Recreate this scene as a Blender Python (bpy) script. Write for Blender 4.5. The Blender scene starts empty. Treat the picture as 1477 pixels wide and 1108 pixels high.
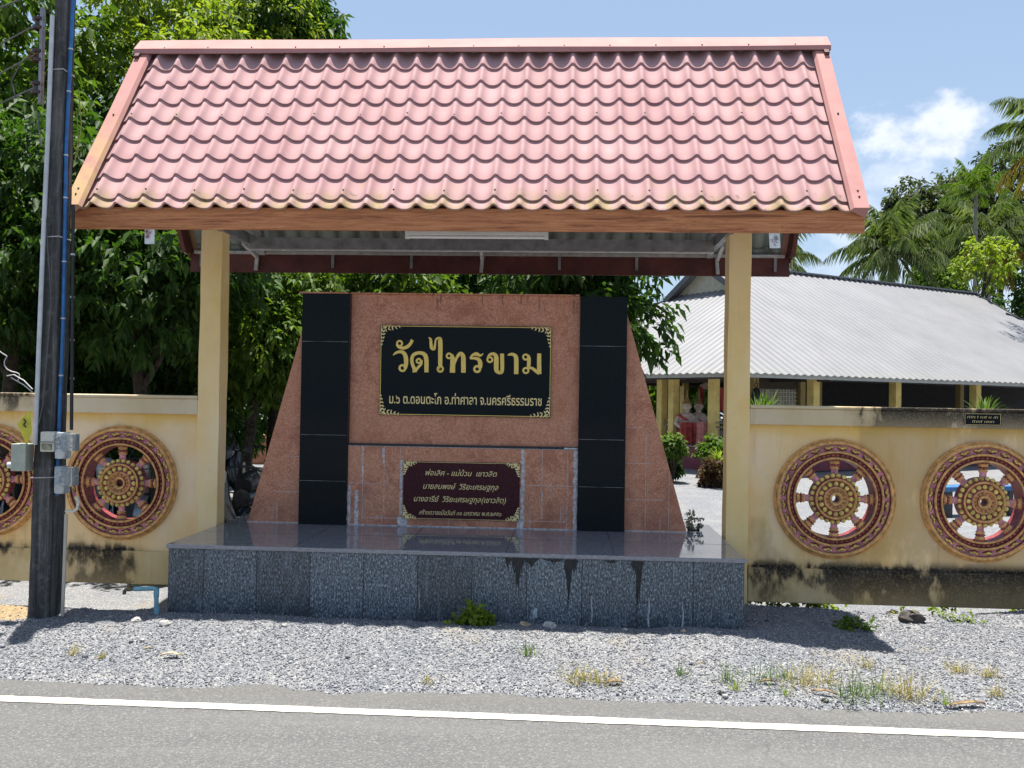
import bpy, math, random
import numpy as np
from mathutils import Vector, Matrix
rad = math.radians
random.seed(7); rng = np.random.default_rng(7)
S = bpy.context.scene
COL = S.collection

# ------------------------------------------------------------------ camera, sky, sun, exposure
cam = bpy.data.cameras.new('camera'); cam_o = bpy.data.objects.new('camera', cam); COL.objects.link(cam_o)
cam.sensor_width = 36; cam.lens = 36*1335.5/1477; cam.clip_end = 2000; cam.clip_start = .05
def cam_axes(yaw, pitch, roll):
    cy, sy, cp, sp, cr, sr = math.cos(yaw), math.sin(yaw), math.cos(pitch), math.sin(pitch), math.cos(roll), math.sin(roll)
    f = Vector((-sy*cp, cy*cp, sp)); r = Vector((cy, sy, 0)); u = r.cross(f)
    return cr*r+sr*u, -sr*r+cr*u, f
R_, U_, F_ = cam_axes(.0583, .0141, .0163)
M = Matrix((R_, U_, -F_)).transposed().to_4x4(); M.translation = Vector((.787, -6.498, 1.6))
cam_o.matrix_world = M; S.camera = cam_o

SUN = Vector((-.09, .387, 2.93)).normalized()
sun = bpy.data.lights.new('sun', 'SUN'); sun.energy = 4.6; sun.angle = rad(.53); sun.color = (1, .955, .88)
sun_o = bpy.data.objects.new('sun', sun); COL.objects.link(sun_o)
sun_o.rotation_euler = (-SUN).to_track_quat('-Z', 'Y').to_euler(); sun_o.location = SUN*60

W = bpy.data.worlds.new('World'); S.world = W; W.use_nodes = True
nt = W.node_tree; nt.nodes.clear()
def wn(t, **k):
    n = nt.nodes.new(t)
    for a, b in k.items(): setattr(n, a, b)
    return n
sky = wn('ShaderNodeTexSky', sky_type='NISHITA', sun_disc=False, sun_elevation=math.asin(SUN.z), sun_rotation=math.atan2(SUN.x, SUN.y),
         air_density=1.0, dust_density=1.6, ozone_density=1.6)
tc = wn('ShaderNodeTexCoord')
def wmath(op, a, b=None, c=None, clamp=False):
    n = wn('ShaderNodeMath', operation=op, use_clamp=clamp)
    for i, v in enumerate((a, b, c)):
        if v is None: continue
        if isinstance(v, (int, float)): n.inputs[i].default_value = v
        else: nt.links.new(v, n.inputs[i])
    return n.outputs[0]
def cloud(direction, tangent, size_a, size_b, seed):
    """a cumulus bank: an ellipse of directions, its edge broken up by noise"""
    d = Vector(direction).normalized(); t = Vector(tangent); t = (t-d*t.dot(d)).normalized(); b = d.cross(t)
    def dot(v):
        n = wn('ShaderNodeVectorMath', operation='DOT_PRODUCT'); nt.links.new(tc.outputs['Generated'], n.inputs[0]); n.inputs[1].default_value = v
        return n.outputs['Value']
    ea = wmath('DIVIDE', dot(t), size_a); eb = wmath('DIVIDE', dot(b), size_b)
    r2 = wmath('ADD', wmath('MULTIPLY', ea, ea), wmath('MULTIPLY', eb, eb))
    no = wn('ShaderNodeTexNoise'); no.inputs['Scale'].default_value = 21; no.inputs['Detail'].default_value = 8; no.inputs['Roughness'].default_value = .58
    mp = wn('ShaderNodeMapping'); mp.inputs['Location'].default_value = (seed, seed*.7, 0); mp.inputs['Scale'].default_value = (1, 1, 1.35)
    nt.links.new(tc.outputs['Generated'], mp.inputs[0]); nt.links.new(mp.outputs[0], no.inputs['Vector'])
    v = wmath('ADD', wmath('SUBTRACT', 1.0, r2), wmath('MULTIPLY', wmath('SUBTRACT', no.outputs['Fac'], .5), 4.8))
    front = wmath('GREATER_THAN', dot(d), .3)
    m = wn('ShaderNodeMapRange', interpolation_type='SMOOTHSTEP'); nt.links.new(v, m.inputs['Value']); m.inputs['From Min'].default_value = -.15; m.inputs['From Max'].default_value = 1.25
    return wmath('MULTIPLY', m.outputs[0], front), no.outputs['Fac']
def pix_dir(px, py):
    return (F_*1335.5 + R_*(px-738.5) - U_*(py-554)).normalized()
c1, n1 = cloud(pix_dir(1305, 205), R_+U_*.35, .075, .040, 1.7)
c2, n2 = cloud(pix_dir(1255, 300), R_, .14, .055, 8.4)
c3, n3 = cloud(pix_dir(1500, 420), R_, .25, .06, 5.2)
dens = wmath('MAXIMUM', wmath('MULTIPLY', c1, .72), wmath('MAXIMUM', wmath('MULTIPLY', c2, .36), wmath('MULTIPLY', c3, .25)))
sepz = wn('ShaderNodeSeparateXYZ'); nt.links.new(tc.outputs['Generated'], sepz.inputs[0])
hz = wn('ShaderNodeMapRange'); nt.links.new(sepz.outputs['Z'], hz.inputs['Value'])
hz.inputs['From Min'].default_value = .0; hz.inputs['From Max'].default_value = .42; hz.inputs['To Min'].default_value = .6; hz.inputs['To Max'].default_value = .38
mixh = wn('ShaderNodeMix', data_type='RGBA'); nt.links.new(hz.outputs[0], mixh.inputs['Factor']); nt.links.new(sky.outputs[0], mixh.inputs['A']); mixh.inputs['B'].default_value = (3.7, 4.95, 6.6, 1)
mixc = wn('ShaderNodeMix', data_type='RGBA'); nt.links.new(dens, mixc.inputs['Factor']); nt.links.new(mixh.outputs['Result'], mixc.inputs['A'])
mixc.inputs['B'].default_value = (7.6, 7.7, 8.2, 1)
bg = wn('ShaderNodeBackground'); bg.inputs['Strength'].default_value = .064; nt.links.new(mixc.outputs['Result'], bg.inputs['Color'])
wo = wn('ShaderNodeOutputWorld'); nt.links.new(bg.outputs[0], wo.inputs[0])

S.view_settings.view_transform = 'Standard'; S.view_settings.look = 'None'; S.view_settings.exposure = 1.26; S.view_settings.gamma = 1
S.cycles.max_bounces = 8; S.cycles.transparent_max_bounces = 8; S.cycles.use_denoising = True
S.cycles.sample_clamp_indirect = 6

# ------------------------------------------------------------------ material helper
class Mat:
    def __init__(s, name, base=(.5, .5, .5), rough=.6, metal=0, spec=.5):
        s.m = bpy.data.materials.new(name); s.m.use_nodes = True; s.nt = s.m.node_tree
        s.p = s.nt.nodes['Principled BSDF']; s.set(base, rough); s.p.inputs['Metallic'].default_value = metal; s.p.inputs['Specular IOR Level'].default_value = spec
        s._pos = None
    def set(s, base=None, rough=None):
        for key, v in (('Base Color', base), ('Roughness', rough)):
            if v is None: continue
            if isinstance(v, (int, float)): s.p.inputs[key].default_value = v
            elif isinstance(v, tuple): s.p.inputs[key].default_value = (*v[:3], 1)
            else: s.nt.links.new(v, s.p.inputs[key])
        return s
    def n(s, t, **k):
        n = s.nt.nodes.new(t)
        for a, b in k.items(): setattr(n, a, b)
        return n
    def ln(s, v, sock):
        if isinstance(v, (int, float)): sock.default_value = v
        elif isinstance(v, tuple): sock.default_value = (*v[:3], 1) if len(sock.default_value) == 4 else v[:3]
        else: s.nt.links.new(v, sock)
    @property
    def pos(s):
        if s._pos is None: s._pos = s.n('ShaderNodeNewGeometry').outputs['Position']
        return s._pos
    def obj(s): return s.n('ShaderNodeTexCoord').outputs['Object']
    def map(s, scale=(1, 1, 1), loc=(0, 0, 0), vec=None):
        m = s.n('ShaderNodeMapping'); s.nt.links.new(vec or s.pos, m.inputs[0]); m.inputs['Scale'].default_value = scale; m.inputs['Location'].default_value = loc
        return m.outputs[0]
    def noise(s, scale, detail=4, rough=.55, vec=None, dist=0, col=False):
        n = s.n('ShaderNodeTexNoise'); s.nt.links.new(vec or s.pos, n.inputs['Vector'])
        n.inputs['Scale'].default_value = scale; n.inputs['Detail'].default_value = detail; n.inputs['Roughness'].default_value = rough; n.inputs['Distortion'].default_value = dist
        return n.outputs['Color' if col else 'Fac']
    def voro(s, scale, feature='F1', vec=None, out='Distance'):
        n = s.n('ShaderNodeTexVoronoi', feature=feature); s.nt.links.new(vec or s.pos, n.inputs['Vector']); n.inputs['Scale'].default_value = scale
        return n.outputs[out]
    def ramp(s, fac, *stops, interp='LINEAR'):
        r = s.n('ShaderNodeValToRGB'); s.ln(fac, r.inputs[0]); e = r.color_ramp; e.interpolation = interp
        while len(e.elements) < len(stops): e.elements.new(.5)
        for el, (p, c) in zip(e.elements, stops):
            el.position = p; el.color = (c, c, c, 1) if isinstance(c, (int, float)) else (*c[:3], 1)
        return r.outputs[0]
    def mix(s, fac, a, b, mode='MIX'):
        m = s.n('ShaderNodeMix', data_type='RGBA', blend_type=mode, clamp_factor=True)
        s.ln(fac, m.inputs['Factor']); s.ln(a, m.inputs['A']); s.ln(b, m.inputs['B'])
        return m.outputs['Result']
    def math(s, op, a, b=None, c=None, clamp=False):
        m = s.n('ShaderNodeMath', operation=op, use_clamp=clamp)
        for i, v in enumerate((a, b, c)):
            if v is not None: s.ln(v, m.inputs[i])
        return m.outputs[0]
    def rng(s, v, a, b, c=0., d=1., smooth=True):
        m = s.n('ShaderNodeMapRange', interpolation_type='SMOOTHSTEP' if smooth else 'LINEAR'); s.ln(v, m.inputs['Value'])
        for k, x in zip(('From Min', 'From Max', 'To Min', 'To Max'), (a, b, c, d)): m.inputs[k].default_value = x
        return m.outputs[0]
    def xyz(s, vec=None):
        n = s.n('ShaderNodeSeparateXYZ'); s.nt.links.new(vec or s.pos, n.inputs[0]); return n.outputs
    def bump(s, h, strength=.3, dist=.01):
        b = s.n('ShaderNodeBump'); s.ln(h, b.inputs['Height']); b.inputs['Strength'].default_value = strength; b.inputs['Distance'].default_value = dist
        s.nt.links.new(b.outputs[0], s.p.inputs['Normal']); return s
    def island(s): return s.n('ShaderNodeNewGeometry').outputs['Random Per Island']

def simple(name, base, rough=.6, metal=0, var=.12, scale=6, spec=.5, bump=0):
    m = Mat(name, base, rough, metal, spec)
    n = m.noise(scale, 5, .6)
    d = tuple(c*(1-var*1.6) for c in base); l = tuple(min(1, c*(1+var)) for c in base)
    m.set(m.ramp(n, (.3, d), (.7, l)))
    m.set(rough=m.rng(m.noise(scale*2.3, 3), .3, .7, max(.02, rough-.08), min(1, rough+.08)))
    if bump: m.bump(m.noise(scale*8, 4), bump, .004)
    return m.m

# ---- ground
def m_gravel():
    m = Mat('gravel', rough=.9, spec=.25)
    v = m.voro(88, vec=m.map((1, 1, .6)), out='Color'); d = m.voro(88, vec=m.map((1, 1, .6)))
    sep = m.xyz(v)
    c = m.ramp(sep[0], (0, (.095, .103, .122)), (.3, (.165, .174, .196)), (.65, (.215, .223, .243)), (.92, (.315, .32, .335)), (1, (.50, .49, .475)))
    big = m.noise(1.6, 4); c = m.mix(m.rng(big, .35, .7, 0, .32), c, (.42, .40, .37))
    gap = m.rng(d, .3, .65, 0, .6); c = m.mix(gap, c, (.12, .128, .145))
    p = m.xyz(); soiln = m.noise(2.2, 5)
    soil = m.math('MULTIPLY', m.math('MULTIPLY', m.rng(p[0], -2.85, -3.0), m.rng(m.math('ADD', p[1], m.math('MULTIPLY', soiln, .3)), .33, .18)), m.rng(m.math('ADD', p[1], m.math('MULTIPLY', soiln, .3)), -.25, -.1))
    dirt = m.math('MULTIPLY', m.rng(m.noise(1.1, 6, .65), .56, .70), .55)
    tan = m.ramp(m.noise(30, 5, .7), (.3, (.20, .14, .075)), (.7, (.40, .30, .175)))
    c = m.mix(soil, c, tan); c = m.mix(dirt, c, (.25, .215, .16))
    c = m.mix(1, c, (1.0, .99, .965), 'MULTIPLY'); m.set(c); m.bump(m.math('MULTIPLY', m.math('SUBTRACT', 1, d), m.math('ADD', sep[1], .3)), .8, .012)
    return m.m
def m_asphalt():
    m = Mat('asphalt', rough=.85, spec=.3)
    v = m.voro(115, out='Color'); s = m.xyz(v)[0]
    fine = m.noise(260, 3, .7)
    c = m.ramp(s, (0, (.055, .055, .058)), (.45, (.088, .088, .089)), (.8, (.118, .116, .112)), (1, (.21, .205, .195)))
    c = m.mix(.35, c, m.ramp(fine, (.3, .05), (.7, .19)))
    band = m.noise(1.1, 4, .6, vec=m.map((.25, 1.6, 1)))
    c = m.mix(m.rng(band, .35, .75, 0, .45), c, (.155, .152, .147))
    y = m.xyz()[1]
    edge = m.math('MULTIPLY', m.rng(y, -1.66, -1.46), .3); c = m.mix(edge, c, (.125, .12, .11))
    stain = m.math('MULTIPLY', m.rng(m.noise(.9, 6, .7, vec=m.map((.5, 1.3, 1), (3, 1, 0))), .58, .7), .35); c = m.mix(stain, c, (.07, .068, .066))
    wob = m.noise(2.5, 4, .6, col=True); wv_ = m.n('ShaderNodeVectorMath', operation='ADD'); sc_ = m.n('ShaderNodeVectorMath', operation='SCALE'); m.nt.links.new(wob, sc_.inputs[0]); sc_.inputs['Scale'].default_value = .35; m.nt.links.new(m.pos, wv_.inputs[0]); m.nt.links.new(sc_.outputs[0], wv_.inputs[1])
    crk = m.voro(.75, 'DISTANCE_TO_EDGE', vec=wv_.outputs[0]); ck = m.math('MULTIPLY', m.rng(crk, .010, .002), m.rng(m.noise(.6, 3), .45, .6)); c = m.mix(m.math('MULTIPLY', ck, .22), c, (.03, .03, .03))
    m.set(c); m.bump(m.math('ADD', m.noise(150, 3, .7), m.math('MULTIPLY', s, .6)), .5, .005)
    return m.m
def m_paint():
    m = Mat('road_paint', rough=.7)
    c = m.ramp(m.noise(9, 6, .7), (.3, (.42, .405, .345)), (.7, (.55, .535, .46)))
    wear = m.rng(m.noise(45, 6, .8), .57, .68, 0, .85)
    worn2 = m.rng(m.noise(5, 5, .7), .6, .75, 0, .45)
    c = m.mix(wear, c, (.36, .35, .32)); c = m.mix(worn2, c, (.45, .43, .38))
    m.set(c); m.bump(m.noise(120, 3), .3, .003); return m.m
MG, MA, MP = m_gravel(), m_asphalt(), m_paint()
def m_stone():
    m = Mat('loose_stone', rough=.85, spec=.3); r = m.island()
    m.set(m.ramp(r, (0, (.095, .102, .12)), (.35, (.165, .173, .194)), (.75, (.225, .231, .249)), (.95, (.34, .34, .345)), (1, (.54, .51, .475)))); return m.m
MSTONE = m_stone()

# ---- stone and plaster
def m_grey_granite(name, polished):
    m = Mat(name, rough=.1, spec=.6)
    st = m.noise(1, 4, .7, vec=m.map((95, 95, 45))); st2 = m.noise(1, 4, .6, vec=m.map((32, 32, 6)))
    c = m.ramp(st, (.38, (.016, .022, .030)), (.49, (.060, .078, .096)), (.58, (.19, .225, .255)), (.68, (.48, .53, .56)))
    if polished:
        c = m.ramp(m.noise(1, 7, .7, vec=m.map((30, 90, 90))), (.35, (.17, .175, .195)), (.65, (.33, .335, .36)))
        c = m.mix(m.rng(m.noise(1, 5, .6, vec=m.map((2.2, 22, 22))), .4, .7, 0, .5), c, (.22, .20, .22))
        dust = m.rng(m.noise(3, 6, .65), .4, .75, .04, .13); m.set(c, dust)
        m.p.inputs['Specular IOR Level'].default_value = .75
        return m.m
    p = m.xyz()
    cell = m.math('FLOOR', m.math('DIVIDE', m.math('ADD', p[0], 1.777), .385))
    wv = m.n('ShaderNodeTexWhiteNoise', noise_dimensions='1D'); m.ln(cell, wv.inputs['W'])
    tone = m.rng(wv.outputs['Value'], 0, 1, .62, 1.25, False); comb = m.n('ShaderNodeCombineXYZ'); [m.ln(tone, comb.inputs[k]) for k in range(3)]; c = m.mix(1, c, comb.outputs[0], 'MULTIPLY')
    grime = m.rng(st2, .50, .70, 0, .42); c = m.mix(grime, c, (.24, .28, .31))
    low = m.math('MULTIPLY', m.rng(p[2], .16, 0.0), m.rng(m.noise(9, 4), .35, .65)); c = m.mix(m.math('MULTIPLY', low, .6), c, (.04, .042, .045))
    m.set(c, m.rng(st2, .3, .7, .28, .5)); m.bump(st, .12, .002); return m.m
def m_pink_granite():
    m = Mat('red_granite', rough=.35, spec=.35)
    sp = m.noise(75, 4, .75); pat = m.noise(5.5, 6, .68, dist=.6); bl = m.noise(1.7, 4, .6)
    c = m.ramp(sp, (.34, (.36, .135, .075)), (.5, (.57, .24, .138)), (.66, (.72, .37, .24)))
    c = m.mix(m.rng(pat, .48, .66, 0, .5), c, (.27, .082, .045))
    worm = m.rng(m.math('ABSOLUTE', m.math('SUBTRACT', m.noise(34, 3, .6, dist=1.2), .5)), .028, .0); zone = m.rng(m.noise(3.1, 3), .5, .62)
    c = m.mix(m.math('MULTIPLY', m.math('MULTIPLY', worm, zone), .55), c, (.56, .36, .28))
    c = m.mix(m.rng(bl, .42, .66, 0, .4), c, (.53, .215, .105))
    p = m.xyz()
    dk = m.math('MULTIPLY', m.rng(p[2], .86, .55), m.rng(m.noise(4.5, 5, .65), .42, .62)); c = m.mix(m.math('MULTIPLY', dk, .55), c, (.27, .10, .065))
    run = m.noise(1, 4, .6, vec=m.map((26, 26, 2.2))); wht = m.math('MULTIPLY', m.rng(run, .60, .72), m.rng(p[2], 1.22, .6)); c = m.mix(m.math('MULTIPLY', wht, .5), c, (.55, .46, .43))
    top = m.math('MULTIPLY', m.rng(p[2], 2.22, 2.44), m.rng(m.noise(1, 4, .6, vec=m.map((22, 22, 3))), .56, .66)); c = m.mix(m.math('MULTIPLY', top, .75), c, (.07, .03, .022))
    m.set(c, m.rng(pat, .3, .7, .24, .5)); m.bump(sp, .06, .002); return m.m
def m_black_granite(name='black_granite'):
    m = Mat(name, rough=.07, spec=.09)
    m.set(m.ramp(m.noise(160, 4, .7), (.4, (.004, .0065, .008)), (.75, (.017, .023, .027))), m.rng(m.noise(5, 5, .6), .35, .75, .045, .16)); return m.m
def m_plaster(name, mold=0.0, zone=None, bias=.26, band=False, base=((.82, .51, .18), (.88, .63, .33), (.90, .71, .50))):
    """faded yellow limewash; mold = black algae in the band zone=(z where it is full, z where it is gone)"""
    m = Mat(name, rough=.85, spec=.2)
    big = m.noise(1.5, 5, .62, vec=m.map((1, 1, .55))); mid = m.noise(6, 5, .65)
    c = m.ramp(big, (.3, base[0]), (.48, base[1]), (.68, base[2]))
    c = m.mix(m.rng(mid, .45, .75, 0, .35), c, tuple(x*.86 for x in base[1]))
    streak = m.noise(1, 5, .65, vec=m.map((14, 14, 1.1))); c = m.mix(m.rng(streak, .56, .74, 0, .30), c, (.42, .27, .09))
    chip = m.rng(m.noise(17, 5, .7), .67, .71, 0, .7); c = m.mix(chip, c, (.66, .57, .44))
    if band:
        q = m.xyz(); c = m.mix(m.math('MULTIPLY', m.rng(q[2], 1.29, 1.40), m.rng(mid, .25, .6, .45, .85)), c, (.78, .49, .11))
    if mold:
        p = m.xyz()
        mz = m.rng(p[2], zone[1], zone[0])
        loc = m.noise(1.5, 4, .6, vec=m.map((1, 1, .7), (4.4, 0, 0)))
        drip = m.noise(1, 6, .7, vec=m.map((11, 11, 4)))
        f = m.math('ADD', m.math('MULTIPLY', loc, 2.4), m.math('MULTIPLY', drip, .75)); f = m.math('ADD', f, m.math('MULTIPLY', mz, .22))
        f = m.math('ADD', f, m.math('MULTIPLY', m.rng(p[0], 2.55, 3.3), bias)); f = m.math('ADD', f, m.math('MULTIPLY', m.rng(p[0], -2.2, -2.75), bias*.62))
        k = m.rng(f, 2.24-mold*.16, 2.40-mold*.16)
        grit = m.rng(m.noise(60, 5, .75), .34, .52, .72, 1)
        c = m.mix(m.math('MULTIPLY', m.rng(f, 2.02-mold*.16, 2.36-mold*.16), .40), c, (.30, .19, .075))
        c = m.mix(m.math('MULTIPLY', m.math('MULTIPLY', k, mz), grit), c, m.ramp(m.noise(5, 4), (.35, (.012, .011, .010)), (.7, (.05, .045, .038))))
    m.set(c); m.bump(m.math('ADD', m.noise(26, 5, .7), m.math('MULTIPLY', m.noise(130, 3), .3)), .22, .006); return m.m
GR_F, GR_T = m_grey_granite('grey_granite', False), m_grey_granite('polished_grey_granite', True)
PINK, BLACK = m_pink_granite(), m_black_granite()
YEL = m_plaster('yellow_plaster', base=((.84, .53, .17), (.90, .645, .29), (.92, .71, .43)))
YEL_LOW = m_plaster('yellow_plaster_wall', 1.5, (.275, .37), .40, True)
YEL_BASE = m_plaster('yellow_plaster_footing', 1.0, (.30, -.30), .50, base=((.60, .41, .17), (.68, .50, .25), (.72, .56, .33)))
YEL_COP = m_plaster('weathered_coping', .8, (1.58, 1.25), .48, base=((.62, .48, .27), (.68, .55, .36), (.74, .63, .46)))
GROUT = simple('pale_grout', (.60, .50, .46), .9, scale=30, var=.25)
GROUT_D = simple('dark_joint', (.035, .037, .04), .8, scale=30)
CAULK = simple('white_mortar', (.60, .56, .56), .9, var=.35, scale=40, bump=.4)
DRIP = simple('black_water_stain', (.014, .015, .016), .6, scale=30, var=.5)
DRIP_W = simple('lime_stain', (.50, .52, .54), .9, var=.35, scale=40)
def m_gold():
    m = Mat('gold_paint', rough=.42, spec=.5); m.set(m.ramp(m.noise(40, 5, .7), (.3, (.80, .54, .10)), (.65, (.90, .66, .17)))); m.p.inputs['Metallic'].default_value = .05; return m.m
GOLD = m_gold()
def m_gold_pale():
    m = Mat('pale_gold_paint', rough=.5); m.set(m.ramp(m.noise(60, 5, .7), (.3, (.78, .57, .20)), (.65, (.90, .74, .38)))); return m.m
GOLDP = m_gold_pale()
MAROON_P = simple('maroon_granite', (.062, .014, .020), .3, scale=60, var=.4, spec=.12)

# ---- roof
def m_tile():
    m = Mat('faded_red_roof_sheet', rough=.8, spec=.12)
    n = m.noise(2.4, 5, .62); f = m.noise(22, 4, .65)
    c = m.ramp(n, (.3, (.405, .238, .243)), (.7, (.48, .308, .306)))
    c = m.mix(m.rng(f, .45, .75, 0, .22), c, (.53, .33, .31))
    run = m.noise(1, 5, .65, vec=m.map((9, .5, .5))); c = m.mix(m.rng(run, .5, .72, 0, .28), c, (.36, .20, .17))
    p = m.xyz()
    eave = m.rng(p[2], 3.14, 2.95); moss = m.math('MULTIPLY', m.math('MULTIPLY', eave, m.rng(m.noise(5.5, 5, .65, vec=m.map((1, .3, .3))), .40, .60)), m.rng(f, .3, .6, .4, 1))
    c = m.mix(m.math('MULTIPLY', moss, .85), c, (.30, .245, .10))
    spot = m.math('MULTIPLY', m.rng(m.noise(2.6, 6, .66, vec=m.map((1, .7, .7), (2.2, 5, 1))), .60, .72), .55); c = m.mix(spot, c, (.35, .27, .17))
    blk = m.math('MULTIPLY', m.math('MULTIPLY', eave, m.rng(m.noise(12, 5, .7), .60, .68)), .8); c = m.mix(blk, c, (.06, .05, .03))
    m.set(c, m.rng(f, .3, .7, .75, .9)); return m.m
TILE = m_tile()
def m_barge():
    m = Mat('faded_red_flashing', rough=.7, spec=.15)
    c = m.ramp(m.noise(3, 5, .6), (.3, (.40, .185, .172)), (.7, (.47, .255, .23)))
    p = m.xyz(); y = m.math('MULTIPLY', m.math('MULTIPLY', m.rng(p[0], -2.2, -2.8), m.rng(p[2], 4.0, 3.2)), m.rng(m.noise(3.5, 5, .6), .32, .56)); c = m.mix(m.math('MULTIPLY', y, .7), c, (.50, .36, .15))
    m.set(c); return m.m
BARGE = m_barge()
UNDER = simple('grey_sheet_underside', (.22, .25, .23), .55, scale=5, var=.2)
STEEL = simple('galvanised_steel', (.30, .30, .31), .5, .55, scale=9, var=.25)
STEEL_L = simple('pale_primer_steel', (.47, .46, .45), .6, .1, scale=14, var=.2)
def m_wood(name, a, b, d):
    m = Mat(name, rough=.55, spec=.35)
    g = m.noise(1, 6, .62, vec=m.map((2.2, 40, 46)), dist=1.1); g2 = m.noise(1, 4, .55, vec=m.map((.9, 9, 10)), dist=2.0)
    c = m.ramp(g, (.32, d), (.45, b), (.62, a)); c = m.mix(m.rng(g2, .5, .62, 0, .5), c, b)
    ring = m.rng(m.math('ABSOLUTE', m.math('SUBTRACT', m.math('FRACT', m.math('MULTIPLY', g2, 9)), .5)), .09, .0, 0, .6); c = m.mix(ring, c, d)
    m.set(c); m.bump(g, .25, .003); return m.m
WOOD = m_wood('wood_grain_fascia', (.60, .245, .098), (.46, .165, .06), (.22, .065, .025))
MAROON = simple('maroon_board', (.10, .024, .018), .7, scale=5, var=.3)

# ---- wheel colours
OCHRE = simple('ochre_paint', (.68, .37, .13), .6, scale=25, var=.3)
WPINK = simple('pink_purple_paint', (.66, .26, .30), .65, scale=22, var=.4)
WRED = simple('dark_red_paint', (.25, .034, .04), .6, scale=25, var=.45)
WGOLD = simple('petal_gold_paint', (.76, .55, .14), .55, scale=30, var=.4)
WBEAD = simple('red_bead_paint', (.46, .15, .10), .5, scale=30, var=.4)

# ---- misc
def m_pole():
    m = Mat('weathered_concrete', rough=.9, spec=.2)
    s = m.noise(1, 6, .7, vec=m.map((26, 26, 1.6))); t = m.noise(18, 6, .7)
    c = m.ramp(s, (.3, (.022, .022, .022)), (.5, (.07, .068, .066)), (.72, (.19, .184, .175)))
    c = m.mix(m.rng(t, .5, .72, 0, .5), c, (.20, .195, .18)); c = m.mix(m.rng(m.noise(3, 4), .5, .7, 0, .6), c, (.022, .022, .021))
    m.set(c); m.bump(m.math('ADD', s, t), .6, .012); return m.m
POLE = m_pole()
PVC_W = simple('grey_white_conduit', (.55, .56, .57), .5, scale=12)
PVC_B = simple('blue_pvc', (.02, .14, .36), .45, scale=15, var=.25)
PVC_C = simple('pale_blue_pvc', (.20, .42, .50), .5, scale=20, var=.2)
BLK = simple('black_rubber', (.012, .012, .013), .5, scale=20)
BRASS = simple('dull_brass', (.16, .13, .09), .45, .6, scale=40, var=.3)
BOXW = simple('cream_box', (.55, .54, .46), .5, scale=15); BOXG = simple('grey_green_box', (.38, .40, .33), .5, scale=15)
METER = simple('grey_meter', (.36, .40, .43), .45, scale=25, var=.3)
def m_clear():
    m = Mat('clear_plastic', (.85, .9, .9), .08); m.p.inputs['Transmission Weight'].default_value = .85; m.p.inputs['IOR'].default_value = 1.2; return m.m
CLEAR = m_clear()
YSIGN = simple('yellow_sign_face', (.62, .55, .05), .5, scale=10); WIRE = simple('grey_cable', (.10, .10, .10), .6, scale=30)
PORC = simple('brown_porcelain', (.06, .035, .025), .2, scale=20); ROPE = simple('rust_fitting', (.25, .12, .05), .7, scale=30, var=.4)
PAPER = simple('paper', (.70, .70, .69), .8, scale=20, var=.08); INK = simple('dark_ink', (.10, .06, .06), .8); INKR = simple('red_ink', (.36, .08, .06), .8)
TUBE = simple('tube_lamp', (.80, .80, .78), .3, var=.05)

def m_leaf(name, cols, rough=.58, trans=.38):
    m = Mat(name, rough=rough, spec=.25); r = m.island()
    k = len(cols)
    c = m.ramp(r, *[(i/(k-1), cols[i]) for i in range(k)]) if k > 1 else cols[0]
    big = m.noise(.9, 2); c = m.mix(m.rng(big, .4, .65, 0, .35), c, tuple(x*.75 for x in cols[0]))
    m.set(c)
    tr = m.n('ShaderNodeBsdfTranslucent'); tcol = m.mix(1, c, (1.5, 1.6, .55), 'MULTIPLY'); m.nt.links.new(tcol, tr.inputs[0])
    ms = m.n('ShaderNodeMixShader'); ms.inputs[0].default_value = trans; m.nt.links.new(m.p.outputs[0], ms.inputs[1]); m.nt.links.new(tr.outputs[0], ms.inputs[2])
    m.nt.links.new(ms.outputs[0], m.nt.nodes['Material Output'].inputs[0]); return m.m
LF_DARK = m_leaf('dark_leaf', [(.022, .052, .012), (.038, .088, .016), (.065, .125, .022)])
LF_MID = m_leaf('mid_leaf', [(.05, .10, .016), (.08, .145, .022), (.13, .19, .028)])
LF_YEL = m_leaf('yellow_green_leaf', [(.13, .20, .02), (.20, .27, .028), (.28, .33, .045)])
LF_GREY = m_leaf('grey_green_leaf', [(.03, .045, .022), (.05, .07, .032), (.085, .10, .05)])
LF_PALM = m_leaf('palm_leaf', [(.042, .075, .028), (.08, .12, .05), (.14, .175, .085)], .5)
LF_PALMY = m_leaf('old_palm_leaf', [(.07, .08, .016), (.17, .135, .025), (.24, .15, .03)], .4)
LF_RED = m_leaf('copper_leaf', [(.05, .035, .022), (.10, .045, .03), (.07, .06, .02)])
LF_DRY = m_leaf('dry_grass', [(.30, .24, .08), (.38, .31, .13), (.17, .19, .035)], .7, .2)
BARK = simple('bark', (.055, .042, .030), .95, scale=18, var=.5, bump=.8); BARK_P = simple('palm_trunk', (.20, .18, .15), .9, scale=12, var=.35, bump=.5)

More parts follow.
